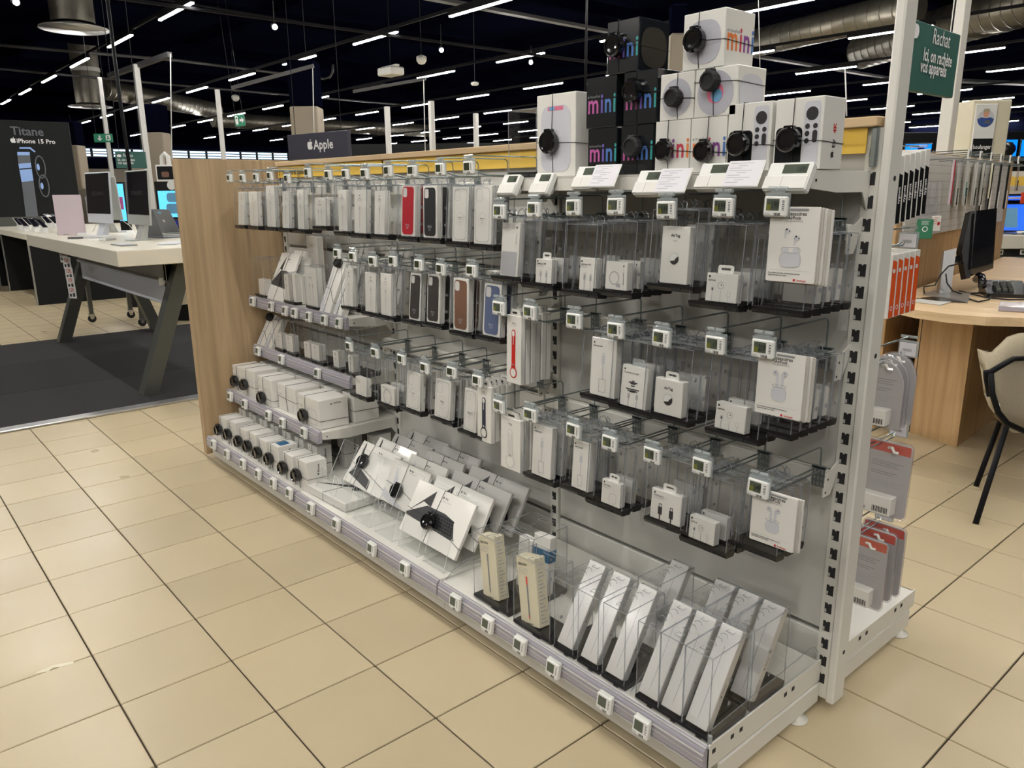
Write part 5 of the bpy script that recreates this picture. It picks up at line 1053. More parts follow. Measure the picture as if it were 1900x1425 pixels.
# ================================================================ DARK PHONE COUNTER + TOWER SIGN
ct=thing('phone_counter','white-topped counter on black side panels carrying tilted phones','counter',(-11.2,1.2,0))
g=G(); g.bbox(-1.77,1.12,-1.24,1.3,.795,.865,'table_white',.006); g.obj('counter_top',ct)
for X in (1.05,-.92,-1.70): g=G(); g.bbox(X-.02,X+.02,-1.20,1.2,0,.795,'dark_panel',.004); g.obj('side_panel',ct); g=G(); g.box(X-.022,X+.022,-1.215,-1.20,0,.795,'alu'); g.obj('edge_trim',ct)
g=G(); g.box(-1.7,1.03,1.10,1.16,0,.79,'dark_panel'); g.obj('back_panel',ct)
sh=thing('low_shelf','white low display shelf beyond the dark phone counter','shelf',(-12.5,-.55,0)); g=G(); g.bbox(-.4,.4,-.3,.4,.02,.08,'table_white',.01); g.bbox(-.4,.4,-.3,.4,.30,.34,'table_white',.01); g.bbox(-.4,-.36,-.3,.4,0,.8,'table_white',.01); g.bbox(-.4,.4,.36,.40,0,.8,'table_white',.01); g.obj('shelf_frame',sh); g=G(); g.bbox(-.3,.3,-.1,.1,.34,.42,'black_plastic',.02); g.obj('dark_item',sh)
ph=PX(0,224,-13); 
tw=thing('tower_sign','tall black phone poster tower with a metallic phone edge, behind the counter','poster',(-13,.0,0),(0,0,PI/2))
# local x -> +Y world, facing -y local -> +X world
W0=-1.9;W1=1.235;H1=2.385
g=G(); g.bbox(W0,W1,0,.35,0,H1,'dark_panel',.01); g.obj('tower_body',tw)
def TX(px,py): p=PX(px,py,-13+.001); return (p.y,p.z)
g=G(); a=TX(20,248); b=TX(79,250); g.text('Titane',.17,a[0],TX(20,250)[1],'titan',-.004,bold=True,sx=.98)
c=TX(31,265); g.text('iPhone 15 Pro',.088,c[0],c[1],'sign_white',-.004,bold=True); g.apple(.08,TX(25,265)[0],c[1],'sign_white',-.004); g.obj('lettering',tw)
g=G(); P_=lambda *l:[TX(x,y) for x,y in l]
g.flat(P_((32,278),(36,273),(56,273),(66,281),(76,292),(86,320),(92,345),(96,385),(66,402),(46,402)),-.003,'titan_dark')
g.flat(P_((32,284),(55,284),(57,302),(34,304)),-.0045,'titan'); g.flat(P_((32,282),(55,282),(55,288),(32,288)),-.005,'titan_light')
g.flat(P_((34,304),(57,302),(62,335),(40,338)),-.0045,'titan_light'); g.flat(P_((40,338),(62,335),(71,402),(48,402)),-.0045,'titan'); g.flat(P_((36,313),(58,311),(58.5,313.5),(36.5,315)),-.006,'titan_dark'); g.flat(P_((36,273),(56,273),(66,281),(64,283),(55,276),(36,276)),-.005,'titan_light'); g.obj('phone_picture',tw)
g=G()
for cx,cy,rx in ((75,310,.10),(82,345,.10)):
    a=TX(cx,cy); g.ring([(a[0]+.07*math.cos(t),a[1]+.17*math.sin(t)) for t in [2*PI*k/20 for k in range(20)]],[(a[0]+.055*math.cos(t),a[1]+.15*math.sin(t)) for t in [2*PI*k/20 for k in range(20)]],-.005,'titan'); g.flat([(a[0]-.03+.02*math.cos(t),a[1]+.05*math.sin(t)) for t in [2*PI*k/12 for k in range(12)]],-.0055,'titan_light')
g.obj('lens_picture',tw)
g=G(); g.bbox(W0,W1+.01,-.01,.36,0,1.0,'leg_grey',.01); g.obj('tower_plinth',tw)
# phones tilted on the counter
for k,(x,y) in enumerate(((38,408),(47,410),(56,408),(66,411),(74,409),(82,413),(90,404),(97,402),(103,405),(108,404))):
    p=PZ(x,y+19,.865); t=thing('display_phone','phone tilted on a white stand on the counter, '+ORD[k]+' from the outer edge','phone',(p.x,p.y,.866),(0,0,1.9+.1*(k%3))); g=G(); g.prismx([(-.04,0),(.05,0),(.0,.085),(-.03,.06)],-.03,.03,'esl_white'); g.obj('stand',t); g=G(Matrix.Translation((0,-.035,.06))@Matrix.Rotation(-.9,4,'X')); g.bbox(-.036,.036,-.008,0,0,.15 if k<7 else .19,'laptop_grey' if k%2 else 'esl_white',.003); g.flat(rr(-.032,.032,.004,.145,.006),-.0085,'screen_off'); g.obj('handset',t)
# ================================================================ MID BACKGROUND beyond the table
def kiosk(name,label,cat,px0,py0,px1,py1,d,m,fn=None,dp=.05,base=0):
    a=PD(px0,py1,d);b=PD(px1,py1,d);top=PD(px0,py0,d); w=(b-a).length; yaw=math.atan2(b.y-a.y,b.x-a.x); z0=base if base is not None else a.z; t=thing(name,label,cat,(a.x,a.y,z0),(0,0,yaw)); g=G(); g.bbox(0,w,0,dp,0,top.z-z0,m,.006); g.obj('body',t)
    if fn: g=G(); fn(g,w,top.z-z0,a.z-z0); g.obj('front_detail',t)
    return t
def prn(g,w,H,zb): 
    for k in range(3): zz=zb+(H-zb)*(.9-.38*k); g.flat([(w*.55,zz),(w*.92,zz),(w*.92,zz+.015),(w*.55,zz+.015)],-.002,'esl_white')
kiosk('black_cabinet','tall black cabinet with small bright handles behind the desktop screens','cabinet',196,358,231,412,12.6,'black_plastic',prn,dp=.5)
kiosk('wall_screen','tall light-blue screen poster beside the silver desktop computer','screen',222,338,238,410,9.0,'dark_panel',lambda g,w,H,zb:(g.flat([(.01,zb),(w-.01,zb),(w-.01,H-.02),(.01,H-.02)],-.002,'screen_cyan'),g.flat([(.03,zb+(H-zb)*.30),(w*.7,zb+(H-zb)*.3),(w*.7,zb+(H-zb)*.62),(.03,zb+(H-zb)*.62)],-.003,'mini_pink')),dp=.08)
kiosk('wall_screen','cyan glowing screen under a black header, half hidden by the oak panel','screen',293,337,345,403,8.5,'black_plastic',lambda g,w,H,zb:(g.flat([(.03,zb),(w-.02,zb),(w-.02,zb+(H-zb)*.74),(.03,zb+(H-zb)*.74)],-.002,'screen_cyan'),g.flat(rr(w*.4,w*.8,zb+(H-zb)*.42,zb+(H-zb)*.68,.03),-.003,'led_blue'),g.flat(rr(w*.35,w*.85,zb+(H-zb)*.1,zb+(H-zb)*.38,.03),-.003,'led_blue'),g.flat(circ(w*.62,zb+(H-zb)*.89,.05),-.003,'tube_glow') if False else g.flat(circ(w*.62,zb+(H-zb)*.89,.05),-.003,'esl_white')),dp=.2)
kiosk('blue_screen_counter','deep blue glowing strip under the cyan screen','counter',300,408,346,420,8.0,'dark_panel',lambda g,w,H,zb:g.flat([(.01,zb),(w-.01,zb),(w-.01,H-.005),(.01,H-.005)],-.002,'screen_deep'),dp=.1)
def film(g,w,H,zb): g.flat(rr(w*.08,w*.92,zb+(H-zb)*.15,H-.02,.01),-.002,'titan_dark'); g.flat(rr(w*.3,w*.7,zb+(H-zb)*.28,zb+(H-zb)*.6,.02),-.003,'case_brown')
t=kiosk('framed_poster','small white-framed dark poster on the beige column','poster',291,306,326,338,10,'esl_white',film,dp=.06,base=0)
g=G(); hz=PD(291,306,10).z; g.tube([(.08,.03,hz-.03),(.09,.03,hz+.10),(.13,.03,hz+.14),(.17,.03,hz+.10),(.17,.03,hz-.03)],.03,'esl_white',8); g.obj('carry_arch',t)
kiosk('white_display_wall','white low display wall beyond the tables','display wall',135,350,196,425,13,'beige_wall',lambda g,w,H,zb:[g.flat(rr(w*(.1+.2*k),w*(.2+.2*k),zb+(H-zb)*.3,zb+(H-zb)*.8,.01),-.003,'esl_white') for k in range(4)],dp=.5)
kiosk('display_unit','long beige product wall under the daylight windows','display wall',240,300,330,345,20,'beige_wall',None,dp=.5)
kiosk('display_unit','dark grey product wall right of the banner','display wall',650,268,940,300,24,'dark_panel',None,dp=.5)
# ================================================================ SERVICE DESK (rear)
dk=thing('service_desk','pale wooden service desk with a panel leg and a rounded plywood top','desk',(-.57,2.482,0))
def od(p): return (p.x+.57,p.y-2.482)
A=od(PZ(1688,803));B=od(PZ(1775,830));Cc=od(PZ(1900,735)); 
n=Vector((Cc[0]-B[0],Cc[1]-B[1])).normalized(); e2=Vector((A[0]-B[0],A[1]-B[1])).normalized()
Bv=Vector(B);A2=Bv+e2*.30; C2=Bv+n*1.5
g=G(); g.prismz([tuple(Bv),tuple(C2),tuple(C2+e2*.30),tuple(A2)],.0,.70,'desk_wood'); g.obj('leg_panel',dk)
g=G(); a3=Bv+e2*.28; g.prismz([tuple(a3-n*.0015),tuple(a3+e2*.004-n*.0015),tuple(a3+e2*.004+n*.02),tuple(a3+n*.02)],.005,.70,'slot_dark'); g.obj('panel_joint',dk)
tp=[od(PZ(x,y,.745)) for x,y in ((1560,548),(1640,562),(1700,575),(1760,583),(1830,588),(1900,590))]
pa=PD(1650,545,4.15);pb=PD(1855,480,6.4);pe=(pb-pa).normalized();pnr=Vector((pe.y,-pe.x,0)).normalized()
pa2=od(pa+pnr*.03-pe*.1);pb2=od(pb+pnr*.03)
o=[pa2,tp[1],tp[2],tp[3],tp[4],tp[5],(.62,-.25),(.95,.1),(1.0,.6),(.95,2.4),pb2]
g=G(); g.prismz(o,.705,.745,'desk_top_wood'); g.obj('desk_top',dk)
g=G(); g.bbox(.55,.62,.9,.97,0,.705,'black_metal',.004); g.obj('metal_leg',dk)
DZ=.745
# monitor seen side-on
bs_=PZ(1752,548,DZ)
mo=thing('computer_monitor','black computer monitor turned side-on, on a grey stand on the service desk','monitor',(bs_.x,bs_.y,DZ),(0,0,0))
def om(p): return tuple(Vector(p)-Vector((bs_.x,bs_.y,DZ)))
dm=(bs_-CAM).dot(F)
g=G(); g.prismz([om(PZ(1712,548,DZ))[:2],om(PZ(1795,563,DZ))[:2],om(PZ(1800,548,DZ))[:2],om(PZ(1745,538,DZ))[:2]],.001,.010,'alu'); g.obj('base_plate',mo)
def slab(g,pts,d,th,m):
    f=[Vector(om(PD(x,y,d))) for x,y in pts]; bk2=[p+F*th for p in f]; n_=len(f); g.add([tuple(p) for p in f+bk2],[tuple(range(n_)),tuple(range(2*n_-1,n_-1,-1))]+[(i,n_+i,n_+(i+1)%n_,(i+1)%n_) for i in range(n_)],m)
g=G(); slab(g,((1743,544),(1752,466),(1775,460),(1764,544)),dm,.03,'alu'); g.obj('stand_neck',mo)
g=G(); slab(g,((1772,476),(1788,472),(1788,486),(1772,486)),dm+.02,.05,'black_plastic'); g.obj('mount_arm',mo)
g=G(); slab(g,((1784,466),(1797,410),(1801,392),(1812,390),(1800,516),(1793,517)),dm-.02,.05,'black_plastic'); g.obj('rear_shell',mo)
# screen plane receding to the right
a=PD(1797,514,dm-.02);b=PD(1804,392,dm-.02);c=PD(1850,386,dm+.42);d_=PD(1843,498,dm+.42)
g=G(); g.poly([om(a),om(d_),om(c),om(b)],'black_plastic'); g.obj('bezel',mo)
a=PD(1800,500,dm-.03);b=PD(1807,396,dm-.03);c=PD(1848,390,dm+.38);d_=PD(1841,488,dm+.38)
g=G(); g.poly([om(a),om(d_),om(c),om(b)],'screen_off'); g.obj('screen',mo)
# desk phone
p=PZ(1862,548,DZ); tp_=thing('desk_phone','black desk telephone lying on the service desk beside the monitor','telephone',(p.x,p.y,DZ),(0,0,.5))
g=G(); g.prismx([(-.11,.0),(.11,.0),(.11,.07),(-.11,.02)],-.10,.10,'black_plastic'); g.obj('phone_base',tp_)
g=G(); g.tube([(-.12,-.08,.05),(-.12,-.05,.085),(-.115,.0,.095),(-.115,.06,.095),(-.12,.10,.07)],.02,'black_gloss',10); g.obj('handset',tp_,smooth=True)
g=G()
for i in range(4):
    for j in range(3): g.box(-.05+j*.03,-.03+j*.03,-.07+i*.03,-.05+i*.03,.03+i*.009,.045+i*.009,'leg_grey')
g.obj('key_pad',tp_)
def dpts(*l,z=DZ+.006): return [PZ(x,y,z) for x,y in l]
cable('tangled black cable loop on the service desk',dpts((1765,548),(1790,552),(1815,560),(1835,556),(1840,548),(1820,543),(1790,545)),'black_rubber',.004)
cable('black cable curving over the desk under the telephone',dpts((1780,540),(1830,552),(1870,556),(1900,556)),'black_rubber',.004)
cable('black cable rising from the desk to the monitor',[PZ(1715,546,DZ+.005)]+[PD(x,y,dm) for x,y in ((1714,532),(1735,529),(1745,510),(1760,494),(1784,488))],'black_rubber',.004)
cable('second black cable looping down behind the monitor stand',[PD(x,y,dm-.03) for x,y in ((1755,508),(1757,525),(1768,540),(1785,546))],'black_rubber',.004)
for k,(l,m,nm,lb) in enumerate((((((1690,560),(1745,567),(1768,560),(1715,553))),'box_white','leaflet','white leaflet lying at the desk edge by the orange-edged boxes'),(((1700,555),(1740,560),(1792,562),(1745,550)),'black_plastic','mouse_mat','black mat under the monitor stand'),(((1852,577),(1905,580),(1905,569),(1856,567)),'lilac_rail','desk_sign','clear tilted desk sign with a red strip at the desk edge'))):
    q=[PZ(x,y,DZ+.001) for x,y in l]; c=sum(q,Vector())/4; g=G(); g.prismz([((v-c).x,(v-c).y) for v in q][::1],0,.003 if nm!='desk_sign' else .02,m); o=g.obj(nm,label=lb,category=nm.replace('_',' ')); o.location=c+Vector((0,0,.0005*k+.001))
# chair
cx,cy=.12,1.95
ch=thing('armchair','beige fabric tub chair with a black metal frame beside the service desk','chair',(cx,cy,0))
def oc(px,py,d): return tuple(PD(px,py,d)-Vector((cx,cy,0)))
l1=PZ(1810,975);l2=PZ(1812,905) if False else PZ(1810,905)
dch=(PZ(1810,975)-CAM).dot(F)
g=G(); g.tube([tuple(PZ(1810,972)-Vector((cx,cy,0))),oc(1868,790,dch+.10)],.011,'black_metal',10); g.obj('leg',ch,smooth=True)
g=G(); g.tube([tuple(PZ(1811,902)-Vector((cx,cy,0))),oc(1856,780,dch+.42)],.011,'black_metal',10); g.obj('leg',ch,smooth=True)
# tub shell: curved fabric surface (back seen from outside)
d0=dch+.05
rim=[(1823,650,.02),(1830,656,.0),(1850,657,-.02),(1865,643,.02),(1880,628,.08),(1900,621,.16),(1935,618,.24),(1975,628,.30)]
low=[(1832,700,.03),(1836,735,.02),(1846,760,.0),(1862,782,.02),(1885,793,.08),(1910,800,.16),(1945,802,.24),(1980,800,.30)]
g=G(); n_=len(rim); vs=[];K=7
for i in range(n_):
    for k in range(K):
        t=k/(K-1); x=rim[i][0]*(1-t)+low[i][0]*t; y=rim[i][1]*(1-t)+low[i][1]*t; dd=rim[i][2]-.05*math.sin(PI*t)
        vs.append(oc(x,y,d0+dd))
inn=[tuple(Vector(v)+Vector((-.02,.045,.0))+F*.03) for v in vs]
fs=[(i*K+k,i*K+k+1,(i+1)*K+k+1,(i+1)*K+k) for i in range(n_-1) for k in range(K-1)]
m_=len(vs); fs+=[tuple(m_+q for q in reversed(f)) for f in fs]
for i in range(n_-1): fs.append((i*K,(i+1)*K,m_+(i+1)*K,m_+i*K)); fs.append((i*K+K-1,m_+i*K+K-1,m_+(i+1)*K+K-1,(i+1)*K+K-1))
for k in range(K-1): fs.append((k,m_+k,m_+k+1,k+1))
g.add(vs+inn,fs,'fabric_beige'); g.obj('tub_shell',ch,smooth=True)
# near arm, curling round the far side
g=G(); arm=[(1823,650),(1822,668),(1826,690),(1832,705)]; vs=[oc(x,y,d0+.02) for x,y in arm]+[oc(x+9,y+3,d0+.02) for x,y in arm]+[oc(x+12,y,d0+.45) for x,y in arm]
g.add(vs,[(0,4,5,1),(1,5,6,2),(2,6,7,3),(8,0,1,9),(9,1,2,10),(10,2,3,11),(4,0,8),(0,4,8)],'fabric_light'); g.obj('arm_pad',ch,smooth=True)
g=G(); ss=[oc(x,y,d0+q) for x,y,q in ((1846,760,.04),(1880,790,.1),(1990,795,.32),(1960,700,.72),(1862,700,.62))]; c=Vector(ss[0]); 
g.add([tuple(Vector(v)+Vector((0,0,dz))) for dz in (-.03,.05) for v in ss],[(4,3,2,1,0),(5,6,7,8,9)]+[(i,(i+1)%5,5+(i+1)%5,5+i) for i in range(5)],'fabric_light'); g.obj('seat',ch)
d0-=.05
g=G(); g.tube([oc(1836,735,d0+.0),oc(1830,700,d0-.01),oc(1829,690,d0-.02),oc(1838,690,d0-.03),oc(1862,676,d0-.03),oc(1880,666,d0+.03),oc(1900,665,d0+.1),oc(1960,668,d0+.22)],.011,'black_metal',8)
g.tube([oc(1838,692,d0-.03),oc(1841,730,d0-.03),oc(1852,765,d0-.03),oc(1868,785,d0-.01),oc(1900,800,d0+.08),oc(1960,806,d0+.2)],.012,'black_metal',8); g.obj('frame_tube',ch,smooth=True)
g=G(); g.poly([oc(1845,750,d0-.035),oc(1855,748,d0-.035),oc(1856,757,d0-.035),oc(1848,758,d0-.035)],'esl_white'); g.obj('sewn_label',ch)
# wood partition + pegboard
a=PD(1650,545,4.15);b=PD(1855,480,6.4); ang=math.atan2(b.y-a.y,b.x-a.x); L=math.hypot(b.x-a.x,b.y-a.y)
pt=thing('wood_partition','pale wooden partition with a white pegboard above the service desk','partition',(a.x,a.y,0),(0,0,ang))
g=G(); g.bbox(0,L,0,.04,0,1.50,'desk_wood',.003); g.obj('wood_board',pt)
g=G(); g.bbox(.08,L-.25,-.016,-.004,1.04,1.49,'panel_white',.002); g.obj('pegboard',pt)
g=G()
nx=int((L-.5)/.04)
for r_ in range(9):
    for k in range(nx): xx=.14+k*.04; zz=1.07+r_*.045; g.flat([(xx,zz),(xx+.008,zz),(xx+.008,zz+.006),(xx,zz+.006)],-.0165,'slot_dark')
o=g.obj('peg_hole',pt); o['kind']='stuff'
Mp=Matrix.Translation((a.x,a.y,0))@Matrix.Rotation(ang,4,'Z')
# hooks and hanging packs on the pegboard
for k in range(9):
    x=.35+k*(L-.7)/8; zz=1.455; wp=Mp@Vector((x,-.016,zz)); t=thing('display_hook','pegboard hook with a tilted price tag, '+ORD[k]+' from the white post','hook',wp,(0,0,ang)); g=G(); g.tube([(0,0,.04),(0,-.20,.045)],.003,'zinc',6); g.tube([(0,0,0),(0,-.19,.005)],.003,'zinc',6); g.obj('prong',t); g=G(); g.bbox(-.022,.022,-.212,-.204,.0,.05,'esl_white',.003); g.flat([(-.012,.012),(.012,.012),(.012,.038),(-.012,.038)],-.2125,'lcd'); g.obj('tag',t)
packs=[('red_edged_pack','narrow clear pack with a dark red edge',.30,.11,.24,'pinkboard','case_red'),('clear_pouch','clear plastic pouch pack',.44,.09,.10,'blister',None),('teal_cable_pack','white pack with a teal cable card',.55,.075,.20,'box_grey','teal'),('cable_pack','white-topped pack over a coiled black cable',.75,.06,.26,'box_grey','black_plastic'),('cable_pack','second white-topped pack over a coiled black cable',.90,.06,.26,'box_grey','black_plastic'),('cable_pack','cream pack with a black arc picture',1.08,.085,.22,'box_cream','black_plastic'),('cable_pack','black hanging pack low on its hook',1.30,.08,.31,'black_plastic','esl_white'),('cable_pack','dark grey hanging pack',1.52,.09,.30,'dark_panel','esl_white'),('clear_pouch','lilac clear pack at the end of the pegboard',1.80,.08,.18,'blister','ink')]
for k,(nm_,lb,x,w,h,m,m2) in enumerate(packs):
    x=x*(L-.4)/2.0+.05
    wp=Mp@Vector((x,-.14,1.455-h)); t=thing(nm_,lb+' on the pegboard','accessory pack',wp,(0,0,ang+.2)); g=G(); g.bbox(-w/2,w/2,0,.010,0,h,m,.002); g.obj('pack_card',t)
    if m2:
        g=G(); g.prism(rr(-w*.48,w*.48,h*.02,h*(.42 if m2!='case_red' else .98),.004) if m2!='case_red' else rr(w*.30,w*.48,h*.02,h*.98,.002),-.006,-.0008,m2); lines(g,-w*.35,h*.88,w*.6,4,'ink_grey',-.0008,.010,.003); g.obj('pack_picture',t)
    for q in range(1,3):
        if k in (3,4,5,6,7): 
            t2=dup(t,Mp@Vector((x+.01*q,-.14+.05*q,1.455-h)),None,lb+', '+ORD[q-1]+' one behind')
# green leaflet pack and white pouch under the black-edged boxes
p=PD(1716,425,4.0); t=thing('leaflet_pack','small green and white care pack hanging under the black-edged boxes','pack',(p.x,p.y,p.z-.05),(0,0,.75)); g=G(); g.bbox(-.04,.04,0,.012,0,.10,'green_label',.002); g.obj('pack_card',t); g=G(); g.flat(circ(0,.05,.014),-.0006,'sign_white'); g.flat(circ(0,.05,.010),-.001,'green_label'); lines(g,-.02,.088,.04,3,'sign_white',-.0006,.007,.002); g.obj('pack_print',t)
p=PD(1738,415,4.1); t=thing('leaflet_pack','small white care pack with a red round mark next to the green one','pack',(p.x,p.y,p.z-.04),(0,0,1.2)); g=G(); g.bbox(-.03,.03,0,.01,0,.08,'box_white',.002); g.obj('pack_card',t); g=G(); g.flat(circ(.012,.04,.010),-.0006,'ink_red'); lines(g,-.024,.07,.03,4,'ink_red',-.0006,.010,.002); g.obj('pack_print',t)
p=PD(1725,380,4.2); t=thing('plastic_pouch','crumpled clear plastic pouch bulging beside the black-edged boxes','pouch',(p.x,p.y,p.z-.10),(0,0,.8)); 
import mathutils
g=G(); vs=[];nn=12
for i in range(nn+1):
    for j in range(nn+1):
        u=i/nn-.5;v=j/nn; bump_=mathutils.noise.noise(Vector((u*5,v*6,1)))*.02; vs.append((u*.11*(1-.3*abs(v-.5)),-.02*math.cos(PI*u)+bump_,v*.22))
g.add(vs,[(i*(nn+1)+j,(i+1)*(nn+1)+j,(i+1)*(nn+1)+j+1,i*(nn+1)+j+1) for i in range(nn) for j in range(nn)],'blister'); g.obj('film',t,smooth=True)
# rear shelves, laptops and column with poster
def wallunit(px0,py0,px1,py1,d): 
    a=PD(px0,py1,d);b=PD(px1,py1,d); return a,b
a=PD(1815,492,6.9);b=PD(1985,500,6.9); yaw=math.atan2(b.y-a.y,b.x-a.x); top=PD(1815,385,6.9)
ru=thing('accessory_shelf_unit','cream shelf unit behind the service desk holding laptops and boxed mice','shelf unit',(a.x,a.y,0),(0,0,yaw)); W=(b-a).length
zA=PD(1815,435,6.9).z; zB=PD(1815,460,6.9).z
g=G(); g.bbox(0,W,-.1,.5,zB,zA,'table_white',.004); g.obj('laptop_shelf',ru)
g=G(); g.box(0,W,.05,.1,0,zB,'leg_grey'); g.obj('back_board',ru)
g=G(); g.box(-.1,W,.55,.6,zA,zA+.55,'panel_white'); g.box(-.1,W,.40,.6,zA+.16,zA+.175,'panel_white'); g.box(-.1,W,.40,.6,zA+.30,zA+.315,'panel_white'); g.box(-.1,W,.38,.4,zA+.42,zA+.50,'yellow'); g.obj('rear_shelf',ru)
Mr=Matrix.Translation((a.x,a.y,0))@Matrix.Rotation(yaw,4,'Z')
for k in range(3):
    wp=Mr@Vector((.14+.21*k,-.02,zB-.32)); t=thing('boxed_mouse','white box with a black computer mouse picture, '+ORD[k]+' under the laptop shelf','boxed mouse',wp,(0,0,yaw)); g=G(); g.bbox(-.085,.085,0,.05,0,.24,'box_grey',.003); g.obj('carton',t); g=G(); g.flat(rr(-.045,.045,.05,.19,.045,6),-.001,'ink'); g.flat(rr(-.03,.03,.11,.17,.025,6),-.002,'titan_dark'); g.flat([(.070,.0),(.085,.0),(.085,.24),(.070,.24)],-.001,'case_red'); g.obj('mouse_picture',t)
    wp=Mr@Vector((.14+.21*k,-.06,zB-.055)); t=thing('price_tag','small tag over the boxed mouse, '+ORD[k]+' under the laptop shelf','price tag',wp,(0,0,yaw)); g=G(); g.bbox(-.03,.03,0,.01,0,.045,'esl_white',.003); g.obj('tag_housing',t); g=G(); g.flat([(-.02,.01),(.02,.01),(.02,.035),(-.02,.035)],-.001,'lcd'); g.obj('screen',t)
wp=Mr@Vector((.03,.15,zA)); t=thing('laptop','open laptop with a glowing blue screen under a lamp strip, behind the monitor','laptop',wp,(0,0,yaw+.1)); g=G(); g.bbox(-.02,.20,-.05,.12,0,.012,'black_plastic',.003); g.obj('keyboard_base',t); g=G(Matrix.Translation((0,.12,.012))@Matrix.Rotation(-.25,4,'X')); g.bbox(-.04,.24,0,.008,0,.27,'black_plastic',.003); g.flat(rr(-.03,.14,.02,.20,.003),-.001,'screen_deep'); g.flat(rr(.0,.13,.10,.13,.003),-.002,'screen_blue'); g.flat(rr(-.02,.10,.025,.05,.003),-.002,'screen_blue'); g.flat(rr(-.02,.16,.235,.255,.003),-.002,'window_glow'); g.obj('lid_screen',t)
wp=Mr@Vector((.42,.05,zA)); t=thing('laptop','open laptop with a bright blue page on screen at the frame edge','laptop',wp,(0,0,yaw-.1)); g=G(); g.bbox(-.16,.24,-.12,.12,0,.014,'laptop_grey',.003); g.obj('keyboard_base',t); g=G(Matrix.Translation((0,.12,.012))@Matrix.Rotation(-.25,4,'X')); g.bbox(-.16,.24,0,.008,0,.26,'black_plastic',.003); g.flat(rr(-.15,.23,.015,.25,.003),-.001,'screen_blue'); g.flat(rr(-.13,-.02,.04,.22,.002),-.002,'led_blue'); g.obj('lid_screen',t)
wp=Mr@Vector((.25,.35,zA)); t=thing('laptop','wide dark laptop behind the two blue ones','laptop',wp,(0,0,yaw)); g=G(); g.bbox(-.2,.35,-.12,.12,0,.014,'black_plastic',.003); g.obj('keyboard_base',t); g=G(Matrix.Translation((0,.12,.012))@Matrix.Rotation(-.2,4,'X')); g.bbox(-.2,.4,0,.008,0,.34,'black_plastic',.003); g.flat(rr(-.19,.39,.015,.33,.003),-.001,'screen_off'); g.flat(rr(-.18,.38,.28,.32,.003),-.002,'screen_blue'); g.obj('lid_screen',t)
wp=Mr@Vector((.28,-.09,zA-.03)); t=thing('shelf_price_display','white slanted price strip with a small display on the laptop shelf','price display',wp,(-.8,0,yaw)); g=G(); g.bbox(0,.5,0,.01,0,.09,'esl_white',.003); g.obj('display_housing',t); g=G(); g.flat([(.04,.03),(.12,.03),(.12,.07),(.04,.07)],-.001,'lcd'); g.flat([(.16,.03),(.22,.03),(.22,.07),(.16,.07)],-.001,'green_label'); g.obj('screen',t)
for k,(x,z,m,w,h) in enumerate(((.18,.315,'black_plastic',.09,.05),(.10,.175,'black_plastic',.06,.06),(.32,.315,'box_white',.10,.06),(.30,.175,'box_white',.12,.05),(.02,.315,'box_white',.10,.06))):
    wp=Mr@Vector((x,.46,zA+z+.001)); t=thing('small_device','small '+('black webcam' if m=='black_plastic' else 'white boxed device')+', '+ORD[k]+' item on the rear white shelves','device',wp,(0,0,yaw)); g=G(); g.bbox(-w/2,w/2,-.03,.03,0,h,m,.01); g.obj('body',t); g=G(); g.cyl((0,-.031,h*.5),(0,-.034,h*.5),h*.25,10,'ink_grey'); g.obj('front_mark',t)
wp=Mr@Vector((.48,.3,zA+.14)); t=thing('red_sign','red card sign with white round marks on the rear shelf','sign',wp,(0,0,yaw)); g=G(); g.bbox(0,.25,0,.01,0,.22,'red_pack',.003); g.obj('card',t); g=G(); g.flat(circ(.06,.17,.018),-.001,'sign_white'); g.flat(circ(.06,.09,.018),-.001,'sign_white'); g.obj('round_mark',t)
# column with portrait poster
a=PD(1797,300,9.5);b=PD(1839,300,9.5); yaw=math.atan2(b.y-a.y,b.x-a.x); topz=PD(1815,188,9.5).z
t=thing('poster_column','lit cream column with a portrait poster over the pegboard hooks','column',(a.x,a.y,0),(0,0,yaw)); W=(b-a).length; g=G(); g.bbox(-.03,W+.16,0,.45,0,topz,'box_cream',.01); g.obj('shaft',t)
g=G(); g.bbox(0,W-.02,-.02,0,.9,topz-.05,'esl_white',.004); g.obj('poster_board',t)
zq=PD(1815,258,9.5).z; g=G(); y=-.022; g.flat([(.01,1.2),(W-.03,1.2),(W-.03,zq),(.01,zq)],y,'dark_panel'); cz=PD(1815,222,9.5).z; cx_=W*.46; R=W*.36; g.flat(circ(cx_,cz,R,28),y,'denim'); g.flat([(cx_+R*math.cos(t_),cz+R*math.sin(t_)) for t_ in [PI*k/14 for k in range(15)]],y-.001,'ink_pale'); g.flat(rr(cx_-R*.35,cx_+R*.35,cz+R*.15,cz+R*1.05,R*.33,6),y-.002,'skin'); g.flat(rr(cx_-R*.4,cx_+R*.4,cz+R*.75,cz+R*1.12,R*.2,6),y-.003,'fabric_beige'); g.flat([(cx_-R*.9,cz-R*.1),(cx_-R*.6,cz+R*.15),(cx_,cz+R*.05),(cx_+R*.6,cz+R*.15),(cx_+R*.9,cz-R*.1),(cx_+R*.7,cz-R*.7),(cx_-R*.7,cz-R*.7)],y-.0025,'denim'); g.flat(rr(cx_-R*.1,cx_+R*.6,cz-R*.6,cz-R*.2,R*.15),y-.0035,'titan')
g.text('boulanger',.07,W*.46,zq-.12,'sign_white',y-.002,'C',bold=True,sx=.8)
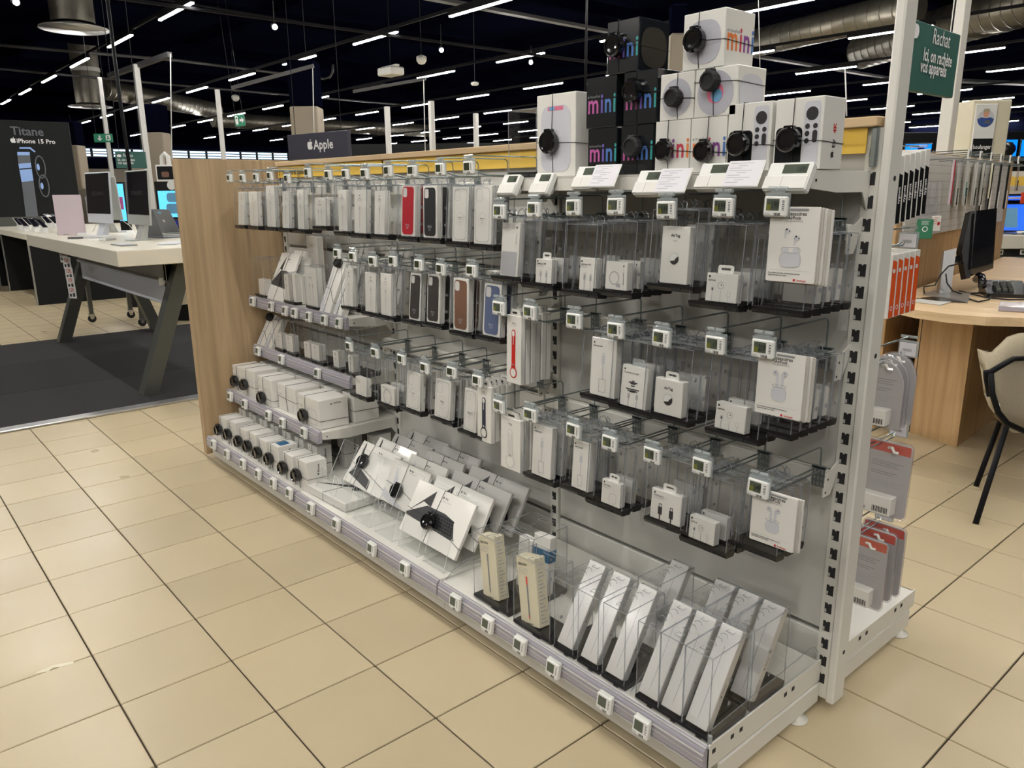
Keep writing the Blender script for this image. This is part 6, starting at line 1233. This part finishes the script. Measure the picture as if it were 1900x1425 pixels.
for k in range(3): g.flat([(W*.2,zq-.2-.05*k),(W*.75,zq-.2-.05*k),(W*.75,zq-.185-.05*k),(W*.2,zq-.185-.05*k)],y-.002,'ink_light')
g.obj('poster_print',t)
# wall of televisions far behind
for k,(x0,x1) in enumerate(((1676,1728),(1738,1772),(1772,1800),(1854,1886),(1890,1925))):
    a=PD(x0,292,16);b=PD(x1,292,16);c=PD(x0,266 if k<3 else 258,16); yaw=math.atan2(b.y-a.y,b.x-a.x); t=thing('television','television with a glowing blue picture, '+ORD[k]+' along the far blue screen wall','television',(a.x,a.y,a.z),(0,0,yaw)); W=(b-a).length; H=c.z-a.z; g=G(); g.bbox(0,W,0,.05,0,H,'black_plastic',.01); g.obj('tv_frame',t); g=G(); g.flat([(.02,.02),(W-.02,.02),(W-.02,H-.02),(.02,H-.02)],-.002,'tv_blue'); g.flat(circ(W*.6,H*.45,H*.3,16),-.003,'screen_deep'); g.obj('screen',t)
a=PD(1660,330,16.2);b=PD(1960,330,16.2); yaw=math.atan2(b.y-a.y,b.x-a.x); t=thing('dark_wall_unit','long black wall unit carrying the blue televisions','wall unit',(a.x,a.y,0),(0,0,yaw)); W=(b-a).length; g=G(); g.bbox(-.2,W,.15,.5,0,PD(1660,246,16.2).z,'dark_panel',.02); g.obj('body',t); g=G(); g.bbox(-.2,W,-.35,.15,0,.95,'black_plastic',.02); g.obj('low_cabinet',t)
for k,(x,y) in enumerate(((1718,300),(1770,288),(1858,285))):
    a=PD(x,y+40,13); t=thing('pendant_speaker','black round lamp shape before the blue televisions, '+ORD[k]+' from the white post','speaker',(a.x,a.y,0)); zc_=PD(x,y-6,13).z; g=G(Matrix.Translation((0,0,zc_))); g.lathe([(0,-.14),(.10,-.12),(.15,0),(.10,.12),(0,.14)],16,'black_plastic'); g.obj('head',t,smooth=True); g=G(); g.cyl((0,0,0),(0,0,zc_-.1),.02,8,'black_metal'); g.cyl((0,0,0),(0,0,.03),.18,16,'black_metal'); g.obj('stand_pole',t)
